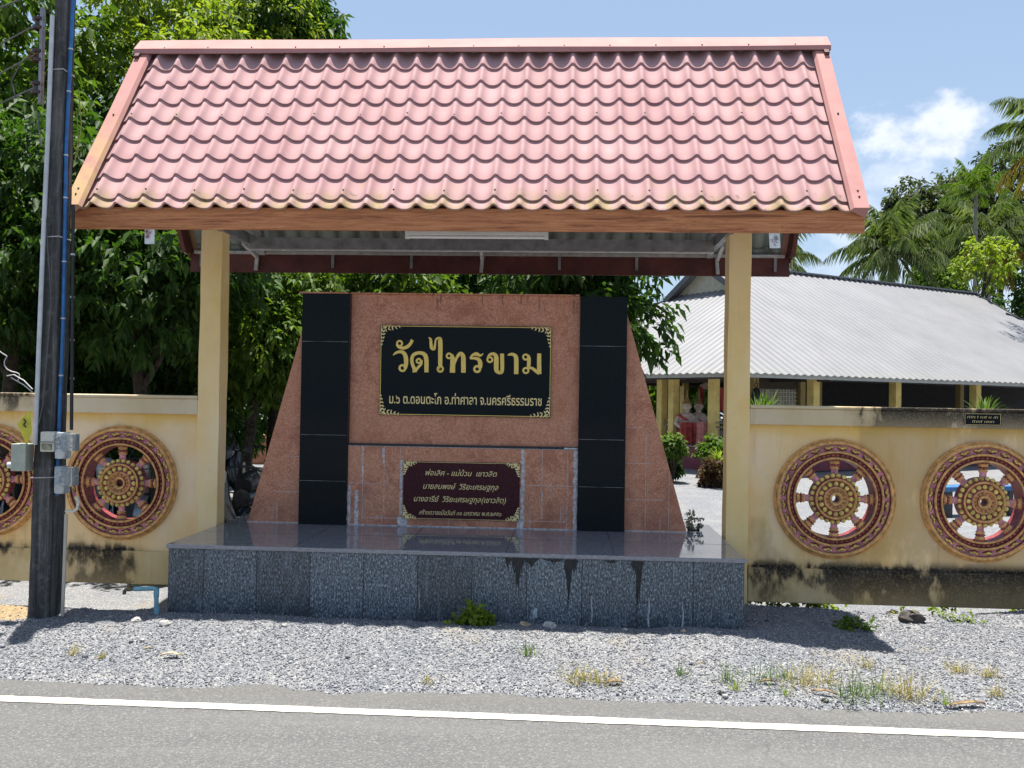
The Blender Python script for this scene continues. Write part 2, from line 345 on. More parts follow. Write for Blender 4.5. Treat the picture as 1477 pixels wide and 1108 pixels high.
# ------------------------------------------------------------------ mesh helpers
ORG = {}
class MB:
    def __init__(s): s.v = []; s.f = []; s.m = []; s.sm = []
    def add(s, vs, fs, mi=0, smooth=False):
        o = len(s.v); s.v += [tuple(map(float, p)) for p in vs]
        for f in fs: s.f.append(tuple(i+o for i in f)); s.m.append(mi); s.sm.append(smooth)
        return s
    def box(s, x0, x1, y0, y1, z0, z1, mi=0):
        x0, x1 = sorted((x0, x1)); y0, y1 = sorted((y0, y1)); z0, z1 = sorted((z0, z1))
        return s.add([(x0, y0, z0), (x1, y0, z0), (x1, y1, z0), (x0, y1, z0), (x0, y0, z1), (x1, y0, z1), (x1, y1, z1), (x0, y1, z1)],
                     [(0, 3, 2, 1), (4, 5, 6, 7), (0, 1, 5, 4), (1, 2, 6, 5), (2, 3, 7, 6), (3, 0, 4, 7)], mi)
    def bar(s, a, b, w, h, mi=0, up=(0, 0, 1)):
        a, b, up = Vector(a), Vector(b), Vector(up); d = (b-a).normalized(); x = d.cross(up)
        if x.length < 1e-5: x = d.cross(Vector((0, 1, 0)))
        x.normalize(); u = x.cross(d)
        vs = [p+x*i*w/2+u*j*h/2 for p in (a, b) for i, j in ((-1, -1), (1, -1), (1, 1), (-1, 1))]
        return s.add(vs, [(0, 1, 2, 3), (7, 6, 5, 4), (0, 4, 5, 1), (1, 5, 6, 2), (2, 6, 7, 3), (3, 7, 4, 0)], mi)
    def tube(s, pts, r, n=8, mi=0, cap=True):
        pts = [Vector(p) for p in pts]; k = len(pts); rs = r if isinstance(r, (list, tuple)) else [r]*k
        vs = []; ref = None
        for i, p in enumerate(pts):
            d = (pts[min(i+1, k-1)]-pts[max(i-1, 0)]).normalized()
            if ref is None:
                ref = d.orthogonal().normalized()
            ref = (ref-d*ref.dot(d)); ref = ref.normalized() if ref.length > 1e-6 else d.orthogonal().normalized()
            b = d.cross(ref)
            vs += [p+(ref*math.cos(2*math.pi*j/n)+b*math.sin(2*math.pi*j/n))*rs[i] for j in range(n)]
        fs = [(i*n+j, i*n+(j+1) % n, (i+1)*n+(j+1) % n, (i+1)*n+j) for i in range(k-1) for j in range(n)]
        s.add(vs, fs, mi, True)
        if cap: s.add(vs[:n], [tuple(range(n-1, -1, -1))], mi); s.add(vs[-n:], [tuple(range(n))], mi)
        return s
    def lathe(s, prof, c=(0, 0, 0), axis='z', n=32, mi=0, mis=None, flat=1., smooth=True):
        """prof: [(radius, height)]; axis 'z' up or 'y' (height runs along y)"""
        vs = []
        for r, h in prof:
            for j in range(n):
                a = 2*math.pi*j/n; x, q = r*math.cos(a), r*math.sin(a)*flat
                vs.append((c[0]+x, c[1]+q, c[2]+h) if axis == 'z' else (c[0]+x, c[1]+h, c[2]+q))
        for i in range(len(prof)-1):
            fs = []
            for j in range(n):
                q = (i*n+j, i*n+(j+1) % n, (i+1)*n+(j+1) % n, (i+1)*n+j)
                fs.append(q if axis == 'z' else q[::-1])
            o = [vs[t] for t in range(i*n, (i+2)*n)]
            s.add(o, [tuple(t-i*n for t in f) for f in fs], mis[i] if mis else mi, smooth)
        return s
    def ball(s, c, r, n=8, mi=0, R=None):
        r = (r, r, r) if isinstance(r, (int, float)) else r; m = max(4, n//2); vs = []; fs = []
        for i in range(m+1):
            t = math.pi*i/m
            for j in range(n):
                a = 2*math.pi*j/n; p = Vector((r[0]*math.sin(t)*math.cos(a), r[1]*math.sin(t)*math.sin(a), r[2]*math.cos(t)))
                if R: p = R @ p
                vs.append(Vector(c)+p)
        for i in range(m):
            for j in range(n): fs.append((i*n+j, (i+1)*n+j, (i+1)*n+(j+1) % n, i*n+(j+1) % n))
        return s.add(vs, fs, mi, True)
    def grid(s, P, mi=0, smooth=True, flip=False):
        """P: rows of points"""
        n = len(P[0]); vs = [p for row in P for p in row]; fs = []
        for i in range(len(P)-1):
            for j in range(n-1):
                q = (i*n+j, i*n+j+1, (i+1)*n+j+1, (i+1)*n+j); fs.append(q[::-1] if flip else q)
        return s.add(vs, fs, mi, smooth)
    def build(s, name, mats, parent=None, bevel=0, loc=None):
        o = (Vector(loc) if loc else ORG.get(parent.name, Vector()) if parent else Vector())
        mats = mats if isinstance(mats, (list, tuple)) else [mats]
        me = bpy.data.meshes.new(name); me.from_pydata([tuple(Vector(p)-o) for p in s.v], [], s.f)
        for m in mats: me.materials.append(m)
        me.polygons.foreach_set('material_index', s.m); me.polygons.foreach_set('use_smooth', s.sm); me.update()
        ob = bpy.data.objects.new(name, me); COL.objects.link(ob)
        if parent: ob.parent = parent; ORG[ob.name] = o
        else: ob.location = o
        if bevel:
            b = ob.modifiers.new('bevel', 'BEVEL'); b.width = bevel; b.segments = 2; b.limit_method = 'ANGLE'; b.angle_limit = rad(40)
        return ob
def np_obj(name, V, F, mats, parent=None, midx=None, smooth=False):
    o = np.array(ORG.get(parent.name, Vector())) if parent else np.zeros(3)
    V = np.asarray(V, np.float32)-o.astype(np.float32); F = np.asarray(F, np.int32); k = F.shape[1]
    me = bpy.data.meshes.new(name); me.vertices.add(len(V)); me.vertices.foreach_set('co', V.ravel())
    me.loops.add(F.size); me.loops.foreach_set('vertex_index', F.ravel()); me.polygons.add(len(F))
    me.polygons.foreach_set('loop_start', np.arange(0, F.size, k, dtype=np.int32)); me.polygons.foreach_set('loop_total', np.full(len(F), k, np.int32))
    for m in (mats if isinstance(mats, (list, tuple)) else [mats]): me.materials.append(m)
    if midx is not None: me.polygons.foreach_set('material_index', np.asarray(midx, np.int32))
    if smooth: me.polygons.foreach_set('use_smooth', np.ones(len(F), bool))
    me.update(calc_edges=True); me.validate()
    ob = bpy.data.objects.new(name, me); COL.objects.link(ob)
    if parent: ob.parent = parent
    return ob
def tag(o, label=None, cat=None, group=None, kind=None):
    for k, v in (('label', label), ('category', cat), ('group', group), ('kind', kind)):
        if v: o[k] = v
    return o
def thing(name, loc, label, cat, group=None, rz=0):
    e = bpy.data.objects.new(name, None); COL.objects.link(e); e.location = loc; e.rotation_euler.z = rz; e.empty_display_size = .1
    ORG[e.name] = Vector(loc) if rz == 0 else Vector()
    return tag(e, label, cat, group)
def copy_tree(o, parent=None):
    c = o.copy(); COL.objects.link(c)
    if parent: c.parent = parent
    for ch in list(o.children): copy_tree(ch, c)
    return c
def relabel(o, label): o['label'] = label; return o

# ------------------------------------------------------------------ ground, verge, road
def smooth(a, b, x):
    t = np.clip((x-a)/(b-a), 0, 1); return t*t*(3-2*t)
def vnoise(x, y, s, seed):
    x = np.asarray(x)*s; y = np.asarray(y)*s; xi = np.floor(x).astype(int); yi = np.floor(y).astype(int); fx = x-xi; fy = y-yi
    fx = fx*fx*(3-2*fx); fy = fy*fy*(3-2*fy)
    h = lambda i, j: (np.sin(i*127.1+j*311.7+seed*74.7)*43758.5453) % 1
    return (h(xi, yi)*(1-fx)+h(xi+1, yi)*fx)*(1-fy)+(h(xi, yi+1)*(1-fx)+h(xi+1, yi+1)*fx)*fy
def crest(x): return np.interp(x, [-60, -4, -3.3, -2.9, -2.1, 0, 2.2, 2.9, 3.2, 3.5, 3.9, 4.4, 60], [.3, .2, .1, .0, .12, .5, .86, .82, .62, .58, .78, .95, .95])
def gz(x, y):
    x = np.asarray(x, float); y = np.asarray(y, float)
    z = .075*np.exp(-((y+.42)/.34)**2)*smooth(-2.9, -1.6, x)*smooth(2.9, 1.6, x)
    c = crest(x)+(vnoise(x, y*0, 3.3, 2)-.5)*.08
    z = z+(.012+.02*(x < 3.9)*(x > 3.0))*np.exp(-((y-c+.06)/.08)**2)
    z = z-.25*smooth(c, c+.38, y)
    z = z-.02*smooth(-.9, -1.3, y)-.075*smooth(-1.28, -1.58, y+(vnoise(x, y, 2.2, 5)-.5)*.10+(vnoise(x, y, 9, 6)-.5)*.05)
    return z+(vnoise(x, y, 1.7, 1)-.5)*.026+(vnoise(x, y, 6, 3)-.5)*.014+(vnoise(x, y, 19, 4)-.5)*.010
gx = np.concatenate([np.linspace(-70, -6, 20)[:-1], np.arange(-6, 6.5, .035), np.linspace(6.5, 70, 20)])
gy = np.concatenate([np.arange(-1.9, 1.6, .035), np.arange(1.6, 6, .3), np.linspace(6, 120, 24)])
X, Y = np.meshgrid(gx, gy); Z = gz(X, Y)
nx = len(gx); idx = np.arange(X.size).reshape(X.shape)
F = np.stack([idx[:-1, :-1], idx[:-1, 1:], idx[1:, 1:], idx[1:, :-1]], -1).reshape(-1, 4)
tag(np_obj('gravel_verge', np.stack([X, Y, Z], -1).reshape(-1, 3), F, MG, smooth=True), kind='structure')
rx = np.linspace(-70, 70, 141); ry = np.array([-9.2, -8, -6, -4, -3, -2.5, -2, -1.5, -1.2]); X2, Y2 = np.meshgrid(rx, ry)
Z2 = Y2*0-.045
i2 = np.arange(X2.size).reshape(X2.shape); F2 = np.stack([i2[:-1, :-1], i2[:-1, 1:], i2[1:, 1:], i2[1:, :-1]], -1).reshape(-1, 4)
def road_z(y): return -.045
tag(np_obj('road', np.stack([X2, Y2, Z2], -1).reshape(-1, 3), F2, MA), kind='structure')
lx = np.arange(-40, 40, .05); jag = (rng.random(len(lx))-.5)*.008; jag2 = (rng.random(len(lx))-.5)*.008
P = [[(x, -1.772+a, np.interp(-1.772, ry, [road_z(q) for q in ry])+.004) for x, a in zip(lx, jag)], [(x, -1.685+a, np.interp(-1.685, ry, [road_z(q) for q in ry])+.004) for x, a in zip(lx, jag2)]]
tag(MB().grid(P).build('road_marking', MP), kind='structure')
tag(MB().add([(-90, -60, -.14), (90, -60, -.14), (90, -9, -.14), (-90, -9, -.14)], [(0, 1, 2, 3)]).build('far_verge', MG), kind='structure')
# loose gravel: small broken stones
N = 84000
sx = rng.uniform(-4.6, 5.6, N); sy = -1.50+2.45*rng.random(N)**1.1; keep = (sy < crest(sx)+.1) & ~((np.abs(sx) < 2.05) & (sy > -.01)) & ~((sx < -2.95) & (sy > -.3) & (rng.random(N) < .85))
sx, sy = sx[keep], sy[keep]; N = len(sx); sr = .0038+.0048*rng.random(N)**2
sr[rng.random(N) < .003] *= 2.6
octv = np.array([(1, 0, 0), (0, 1, 0), (-1, 0, 0), (0, -1, 0), (0, 0, 1), (0, 0, -1)], float); octf = np.array([(0, 1, 4), (1, 2, 4), (2, 3, 4), (3, 0, 4), (1, 0, 5), (2, 1, 5), (3, 2, 5), (0, 3, 5)])
A = rng.normal(size=(N, 3, 3)); Q, _ = np.linalg.qr(A)
pv = octv[None]*(.65+.7*rng.random((N, 6, 1))); pv = np.einsum('nij,nkj->nki', Q, pv)*sr[:, None, None]*np.array([1, 1, .8])
pv += np.stack([sx, sy, gz(sx, sy)+sr*.35], -1)[:, None]
tag(np_obj('loose_gravel', pv.reshape(-1, 3), (octf[None]+6*np.arange(N)[:, None, None]).reshape(-1, 3), MSTONE), kind='stuff')

# ------------------------------------------------------------------ roofed shelter over the sign
RID, EAV = Vector((0, 1.108, 4.532)), Vector((0, -.033, 2.928)); SL = (EAV-RID); SLEN = SL.length; SL.normalize(); NRM = Vector((0, -.8149, .5797))
sh = thing('roof_shelter', (0, 1.108, 0), 'steep gabled shelter with faded red tile roof and two yellow posts over the sign', 'shelter')
WAVE = (2.622+2.655)/29; X0 = -2.655
WT = [0, .03, .06, .09, .12, .15, .18, .22, .26, .31, .36, .42, .5]; WH = [1, .985, .93, .82, .68, .55, .44, .32, .22, .13, .06, .018, 0]
def wave(x):
    """narrow rounded crests, broad round valleys"""
    t = (x-X0)/WAVE % 1
    return .056*float(np.interp(min(t, 1-t), WT, WH))
def tile_sheet(name, steps, front=True, mats=(TILE, UNDER)):
    m = MB(); xs = np.arange(-2.76, 2.7601, WAVE/20)
    def pt(x, t, lift):
        p = RID+SL*t+NRM*(lift+wave(x)-.055)
        return (x, p.y if front else 2*RID.y-p.y, p.z)
    for a, b in zip(steps[:-1], steps[1:]):
        rows = [(a-.012, .0), (a+(b-a)*.5, .008), (b-.005, .018), (b, .017)]
        m.grid([[pt(x, t, l) for x in xs] for t, l in rows], 0, True, flip=front)
        m.grid([[pt(x, b, .017) for x in xs], [pt(x, b-.004, -.004) for x in xs]], 0, True, flip=front)
    return m
steps = [.03, .302, .519, .749, .974, 1.196, 1.415, 1.634, 1.852, 1.945]
fr = tile_sheet('roof', steps); rs = fr.build('roof_sheet', TILE, sh)
bk = tile_sheet('roof', steps, False); bk.build('roof_sheet', UNDER, sh)
rs['label'] = 'faded red front roof slope with moss along its eave'
# screws on the front slope
m = MB()
for t, dx in ((1.60+.21, 1), (.945, 2)):
    for k in range(0, 29, dx+0):
        x = X0+WAVE*(k+.5 if dx == 1 and k % 2 else k+.02)
        if dx == 1 and k % 2: continue
        p = RID+SL*(t+random.uniform(-.012, .012))+NRM*(wave(x)-.055+.014); m.ball((x, p.y, p.z), .007, 6)
m.build('roof_screws', BLK, sh)
# ridge cap: folded flashing
m = MB(); xs_ = np.linspace(-2.858, 2.858, 40); wob = lambda x, k: .003*math.sin(x*2.1+k)
for sg_ in (1, -1):
    prof = [(0, .036), (-.118, -.080), (-.120, -.116), (-.112, -.118)]
    m.grid([[(x, RID.y+y*sg_, RID.z+z+wob(x, q)) for x in xs_] for q, (y, z) in enumerate(prof)], 0, False, flip=sg_ < 0)
for x in (-2.858, 2.858): m.add([(x, RID.y-.12, RID.z-.117), (x, RID.y-.118, RID.z-.08), (x, RID.y, RID.z+.036), (x, RID.y+.118, RID.z-.08), (x, RID.y+.12, RID.z-.117)], [(0, 1, 2, 3, 4) if x > 0 else (4, 3, 2, 1, 0)])
for x in np.arange(-2.6, 2.8, .37): m.ball((x, RID.y-.105, RID.z-.066), .007, 6, 1)
m.build('ridge_cap', [BARGE, BLK], sh)
# verge flashings and barge boards
for s in (1, -1):
    for sx_ in (-1, 1):
        xo, xi = 2.845*sx_, 2.742*sx_; m = MB()
        def q(x, t, l): p = RID+SL*t+NRM*l; return (x, p.y if s > 0 else 2*RID.y-p.y, p.z)
        ts = np.linspace(.0, 1.968, 12)
        prof = [(xo, -.09), (xo, .014), (xi, .014), (xi-.02*sx_, -.012)]
        m.grid([[q(x, t, l+.002*math.sin(t*5)) for t in ts] for x, l in prof], 0, False, flip=(s*sx_ > 0))
        e = prof; m.add([q(x, 1.968, l) for x, l in e], [(0, 1, 2, 3)])
        if s > 0:
            for t in (.95, 1.80, 1.86): m.ball(q(xi+.05*sx_, t, .016), .008, 6, 1)
        m.build('verge_flashing', [BARGE, BLK], sh)
        b = MB(); x0, x1 = 2.842*sx_-.004*sx_, 2.80*sx_
        top = [(.02, -.095), (1.93, -.095)]
        v = [q(x, t, l) for x in (x0, x1) for t, l in ((.0, -.045), (1.93, -.045), (1.84, -.215), (.03, -.215))]
        b.add(v, [(0, 1, 2, 3), (7, 6, 5, 4), (0, 4, 5, 1), (1, 5, 6, 2), (2, 6, 7, 3), (3, 7, 4, 0)]); b.build('barge_board', MAROON, sh)
# fascias
MB().box(-2.838, 2.838, .036, .056, 2.775, 2.935).build('fascia_board', WOOD, sh, bevel=.003)
xs = np.arange(-2.74, 2.7401, WAVE/16); zc_ = lambda y: EAV.z+(y-EAV.y)*(RID.z-EAV.z)/(RID.y-EAV.y)
MB().grid([[(x, .062, 2.9) for x in xs], [(x, .062, zc_(.062)+(wave(x)-.055)/.5797-.012) for x in xs]], 0, False).build('eave_filler', MAROON, sh)
f2 = MB().box(-2.836, 2.836, 2.19, 2.21, 2.755, 2.93).build('fascia_board', MAROON, sh, bevel=.003); f2['label'] = 'dark maroon rear fascia board'
# steel frame under the roof
m = MB()
def under(y, off):  # z of the underside at depth y, off metres below the sheet
    return RID.z-abs(y-RID.y)*(RID.z-EAV.z)/(RID.y-EAV.y)-off
for x in (-2.08, 0., 2.08):
    for s in (1, -1):
        ye = RID.y+s*.96; m.bar((x, RID.y, under(RID.y, .26)), (x, ye, under(ye, .26)), .05, .09)
    if x: m.bar((x, .16, 2.98), (x, 2.06, 2.98), .05, .09)
for y in (1.9, 1.45, .76, .3): m.bar((-2.78, y, under(y, .155)), (2.78, y, under(y, .155)), .075, .04)
m.box(-2.05, 2.05, 1.58, 1.63, 2.885, 2.985)
m.build('roof_frame', STEEL, sh)
m = MB().box(-2.78, 2.78, 2.135, 2.186, 2.925, 2.95); m.box(-2.05, 2.05, 1.575, 1.634, 2.875, 2.884)
m.build('angle_iron', STEEL_L, sh)
for x in (-2.72, -1.445, -.691, .708, 1.427, 2.70):
    MB().box(x-.013, x+.013, 2.165, 2.188, 2.80, 2.925).build('fascia_bracket', STEEL, sh)
for x in (-2.17, -.012, 2.16):
    m = MB(); m.bar((x-.02*np.sign(x), 1.70, 2.955), (x+.01*np.sign(x), 2.17, 2.90), .03, .03); m.bar((x, 2.165, 2.95), (x+.015*np.sign(x), 2.165, 2.77), .03, .03)
    m.build('fascia_bracket', STEEL_L, sh)
# posts
for x0 in (-2.2587, 2.08):
    m = MB(); zs = np.linspace(-.32, 3.05, 30); rows = []
    for z in zs:
        w = lambda k: .0025*math.sin(z*3+k*2.1)+.0015*math.sin(z*9+k)
        rows.append([(x0+w(0), 1.0186+w(1), z), (x0+.1787+w(2), 1.0186+w(3), z), (x0+.1787+w(4), 1.197, z), (x0+w(5), 1.197, z), (x0+w(0), 1.0186+w(1), z)])
    m.grid(rows, 0, False); m.build('post', YEL, sh, bevel=.004)
# underside tube lamp and the two paper charms
t = thing('tube_light', (.1, .3, 2.80), 'white tube light fixed under the front fascia board of the shelter', 'light')
MB().box(-.40, .62, .285, .315, 2.79, 2.822).build('lamp_batten', TUBE, t, bevel=.003); MB().tube([(-.39, .3, 2.777), (.61, .3, 2.777)], .013, 10).build('lamp_tube', TUBE, t)
MB().box(-.42, -.39, .283, .317, 2.762, 2.824).build('lamp_holder', TUBE, t); MB().box(.61, .64, .283, .317, 2.762, 2.824).build('lamp_holder', TUBE, t)
def charm(x, lab, red):
    t = thing('paper_charm', (x, .045, 2.775), lab, 'paper charm', 'paper charms under the eave')
    P = [[(x-.037+.074*i/4+.001*j, .046+.006*math.sin(i*.9)*j/5-.0016*j, 2.776-.108*j/5) for i in range(5)] for j in range(6)]
    MB().grid(P).build('paper_sheet', PAPER, t); m = MB()
    rr = random.Random(int(x*10)+50)
    for k in range(9 if not red else 14):
        cx, cz = x+rr.uniform(-.024, .024), 2.776-rr.uniform(.012, .085 if not red else .06); pts = [(cx+.009*math.cos(a*1.3+k), .0405-(2.776-cz)*.074, cz+.010*math.sin(a+k*.7)) for a in np.linspace(0, 5, 9)]
        m.tube(pts, .0011, 4)
    m.build('printed_marks', INKR if red else INK, t)
charm(-2.249, 'white paper charm with reddish marks hanging under the left end of the eave', True)
charm(2.222, 'white paper charm with dark printed figure hanging beside the right post', False)

# ------------------------------------------------------------------ granite plinth
pl = thing('granite_plinth', (0, .85, 0), 'grey granite plinth with polished top and black water stains, under the sign', 'plinth')
m = MB().box(-2.052, 2.052, -.012, 1.72, .478, .508); m.build('top_slab', GR_T, pl, bevel=.004)
m = MB().box(-2.038, 2.038, .0, 1.70, -.35, .4775)
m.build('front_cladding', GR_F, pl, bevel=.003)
j = MB()
for k in range(-4, 6):
    x = -1.777+.385*(k+4); j.box(x-.0028, x+.0028, -.0012, .003, -.1, .474)
for x in (-1.15, -.38, .39, 1.16): j.bar((x*.985, -.0, .5086), (x*.985, 1.2, .5086), .003, .001)
for y in (.62,): j.box(-2.04, 2.04, y-.0015, y+.0015, .508, .5086)
j.build('tile_joint', GROUT_D, pl)
def stain(m, x, z0, z1, w, mi, seed, point=.15):
    """water runs: a bundle of narrow ragged streaks of unequal length"""
    r = random.Random(seed); k = max(1, int(w/.011))
    for q in range(k):
        u = (q+.5)/k-.5; L = (z1-z0)*max(.12, (1-abs(u)*1.7)*r.uniform(.45, 1.05)); sw = w/k*(1.25 if k > 1 else 1); n = 16; A, B = [], []
        for i in range(n):
            f = i/(n-1); ww = sw*(1-f**3*.8)*r.uniform(.7, 1.15); c = x+u*w*(1-f*.25)+.003*math.sin(f*7+seed+q); z = z0+L*f
            A.append((c-ww/2, -.0022-.00008*q, z)); B.append((c+ww/2, -.0022-.00008*q, z))
        m.grid([A, B], mi, False, flip=True)
for x, z1, w, sd in ((.468, .20, .10, 1), (.825, .05, .06, 2), (1.31, .06, .065, 3), (.40, .34, .04, 5), (.87, .30, .03, 6), (1.27, .36, .03, 7), (.56, .40, .12, 4), (.72, .43, .16, 14), (1.12, .44, .10, 15)): m = MB(); stain(m, x, .472, z1, w, 0, sd); m.build('water_stain', DRIP, pl)
for x, z0, z1, w, sd in ((.595, .26, .06, .03, 8), (1.385, .30, .02, .014, 9), (1.62, .22, .0, .012, 10), (.99, .3, .04, .008, 12), (-.22, .3, .1, .006, 13)): m = MB(); stain(m, x, z1, z0, w, 0, sd, .3); m.build('lime_stain', DRIP_W, pl)


# ------------------------------------------------------------------ the sign
sg = thing('temple_sign', (-.08, 1.3, .508), 'large red and black granite temple name sign with two inscribed plaques standing on the plinth', 'sign')
YS = 1.21; ZB = .5085
def slab(m, poly, y0, y1, mi=0):
    n = len(poly); m.add([(x, y0, z) for x, z in poly]+[(x, y1, z) for x, z in poly], [tuple(range(n)), tuple(range(2*n-1, n-1, -1))]+[((i+1) % n, i, i+n, (i+1) % n+n) for i in range(n)], mi)
# wings
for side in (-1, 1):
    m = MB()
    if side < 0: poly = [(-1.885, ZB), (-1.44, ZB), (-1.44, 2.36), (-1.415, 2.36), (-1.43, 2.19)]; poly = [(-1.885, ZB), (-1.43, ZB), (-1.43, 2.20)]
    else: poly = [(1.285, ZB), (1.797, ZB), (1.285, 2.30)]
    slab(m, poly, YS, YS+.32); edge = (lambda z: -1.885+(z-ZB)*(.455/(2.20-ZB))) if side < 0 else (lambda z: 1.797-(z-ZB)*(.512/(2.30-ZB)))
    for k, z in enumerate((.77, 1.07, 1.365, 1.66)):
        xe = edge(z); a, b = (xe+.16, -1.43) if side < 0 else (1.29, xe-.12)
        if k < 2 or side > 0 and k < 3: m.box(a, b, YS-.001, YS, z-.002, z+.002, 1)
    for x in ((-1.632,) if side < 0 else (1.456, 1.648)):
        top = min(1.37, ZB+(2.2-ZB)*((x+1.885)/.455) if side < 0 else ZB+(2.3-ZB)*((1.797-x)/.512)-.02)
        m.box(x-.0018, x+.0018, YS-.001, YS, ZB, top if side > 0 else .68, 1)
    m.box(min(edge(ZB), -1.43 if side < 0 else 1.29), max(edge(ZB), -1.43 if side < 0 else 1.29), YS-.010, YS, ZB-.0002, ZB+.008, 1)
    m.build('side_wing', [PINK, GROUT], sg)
# black pillars
for x0, x1, zt in ((-1.434, -1.03, 2.443), (.895, 1.282, 2.440)):
    m = MB().box(x0, x1, YS-.055, YS+.34, ZB, zt)
    for z in ((2.04, 1.258, .873) if x0 < 0 else (2.031, 1.261, .871)): m.box(x0+.006, x1-.012, YS-.0558, YS-.054, z-.0015, z+.0015, 1)
    m.build('black_pillar', [BLACK, simple('joint_silver', (.26, .28, .28), .6, scale=5, var=.7)], sg, bevel=.003)
    if x0 < 0: MB().box(x0-.026, x1-.012, YS-.07, YS+.35, zt, zt+.013).build('pillar_cap', PINK, sg, bevel=.002)
# centre panel and lower panel
m = MB().box(-1.03, .895, YS+.01, YS+.33, 1.19, 2.447)
for a, b in (((-1.0, 2.425), (-.775, 2.19)), ((-1.0, 1.23), (-.775, 1.432)), ((.86, 1.22), (.66, 1.428))):
    a, b = Vector((a[0], YS+.0095, a[1])), Vector((b[0], YS+.0095, b[1])); m.bar(a, b, .0015, .0025, 1, up=(0, 1, 0))
m.build('centre_panel', [PINK, GROUT], sg, bevel=.003)
MB().box(-1.035, .89, YS-.03, YS+.34, 2.4472, 2.458).build('panel_cap', PINK, sg, bevel=.002)
m = MB().box(-1.028, .893, YS-.036, YS+.008, 1.172, 1.192); m.box(-1.028, .893, YS-.038, YS-.036, 1.1705, 1.1735, 1); m.box(.78, .89, YS-.0375, YS-.036, 1.176, 1.188, 1)
m.build('dark_ledge', [GROUT_D, CAULK], sg)
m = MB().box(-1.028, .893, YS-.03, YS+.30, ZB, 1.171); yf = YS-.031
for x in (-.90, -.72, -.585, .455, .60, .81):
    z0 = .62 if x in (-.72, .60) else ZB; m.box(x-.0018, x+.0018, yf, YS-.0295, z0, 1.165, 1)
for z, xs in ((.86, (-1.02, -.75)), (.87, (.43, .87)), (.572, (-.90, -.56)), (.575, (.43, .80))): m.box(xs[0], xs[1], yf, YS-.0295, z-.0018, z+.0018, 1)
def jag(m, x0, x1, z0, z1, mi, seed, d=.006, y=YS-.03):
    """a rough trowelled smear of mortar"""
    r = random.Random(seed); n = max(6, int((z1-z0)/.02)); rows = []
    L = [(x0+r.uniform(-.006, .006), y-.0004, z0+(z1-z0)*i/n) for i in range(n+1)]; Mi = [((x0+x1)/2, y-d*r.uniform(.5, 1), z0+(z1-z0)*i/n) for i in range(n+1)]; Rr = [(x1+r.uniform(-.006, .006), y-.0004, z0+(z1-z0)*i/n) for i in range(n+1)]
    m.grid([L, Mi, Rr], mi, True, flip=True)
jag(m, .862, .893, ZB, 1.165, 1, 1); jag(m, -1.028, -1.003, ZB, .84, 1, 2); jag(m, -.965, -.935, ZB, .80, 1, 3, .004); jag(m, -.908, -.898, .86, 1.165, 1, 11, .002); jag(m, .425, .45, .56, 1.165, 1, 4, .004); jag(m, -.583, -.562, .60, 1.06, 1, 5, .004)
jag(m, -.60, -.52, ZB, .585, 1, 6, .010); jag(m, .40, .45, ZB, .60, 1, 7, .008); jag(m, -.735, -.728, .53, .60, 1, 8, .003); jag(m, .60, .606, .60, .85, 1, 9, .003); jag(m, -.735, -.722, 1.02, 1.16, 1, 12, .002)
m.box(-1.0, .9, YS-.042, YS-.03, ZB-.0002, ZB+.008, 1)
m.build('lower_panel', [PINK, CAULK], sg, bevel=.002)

# --- lettering
def affine(p): a, b = p; return (.00102142*a+1.7617e-5*b-.823105, 1.48556e-5*a-.00101664*b+2.234317)
def catmull(P, n=7):
    P = [np.array(p, float) for p in P]; P = [2*P[0]-P[1]]+P+[2*P[-1]-P[-2]]; out = []
    for i in range(1, len(P)-2):
        for k in range(n):
            t = k/n; a, b, c, d = P[i-1:i+3]; out.append(.5*(2*b+(c-a)*t+(2*a-5*b+4*c-d)*t*t+(3*b-a-3*c+d)*t**3))
    return out+[P[-2]]
def stroke(m, P, y, f=affine, straight=False):
    q = [np.array(p, float) for p in P] if straight else catmull(P); L, Rr = [], []
    for i, p in enumerate(q):
        d = q[min(i+1, len(q)-1)][:2]-q[max(i-1, 0)][:2]; d = d/(np.linalg.norm(d)+1e-9); n = np.array([-d[1], d[0]])*p[2]/2
        for lst, s in ((L, 1), (Rr, -1)):
            x, z = f(p[:2]+n*s); lst.append((x, y, z))
    m.grid([L, Rr], 0, False)
def ring(m, c, ro, ri, y, f=affine, off=(0, 0)):
    a = np.linspace(0, 2*math.pi, 25)
    m.grid([[(lambda q: (q[0], y, q[1]))(f((c[0]+off[0]*(r == ri)+r*math.cos(t), c[1]+off[1]*(r == ri)+r*math.sin(t)))) for t in a] for r in (ro, ri)], 0, False)
GL = MB()
YP = YS-.016; yl = YP-.0025
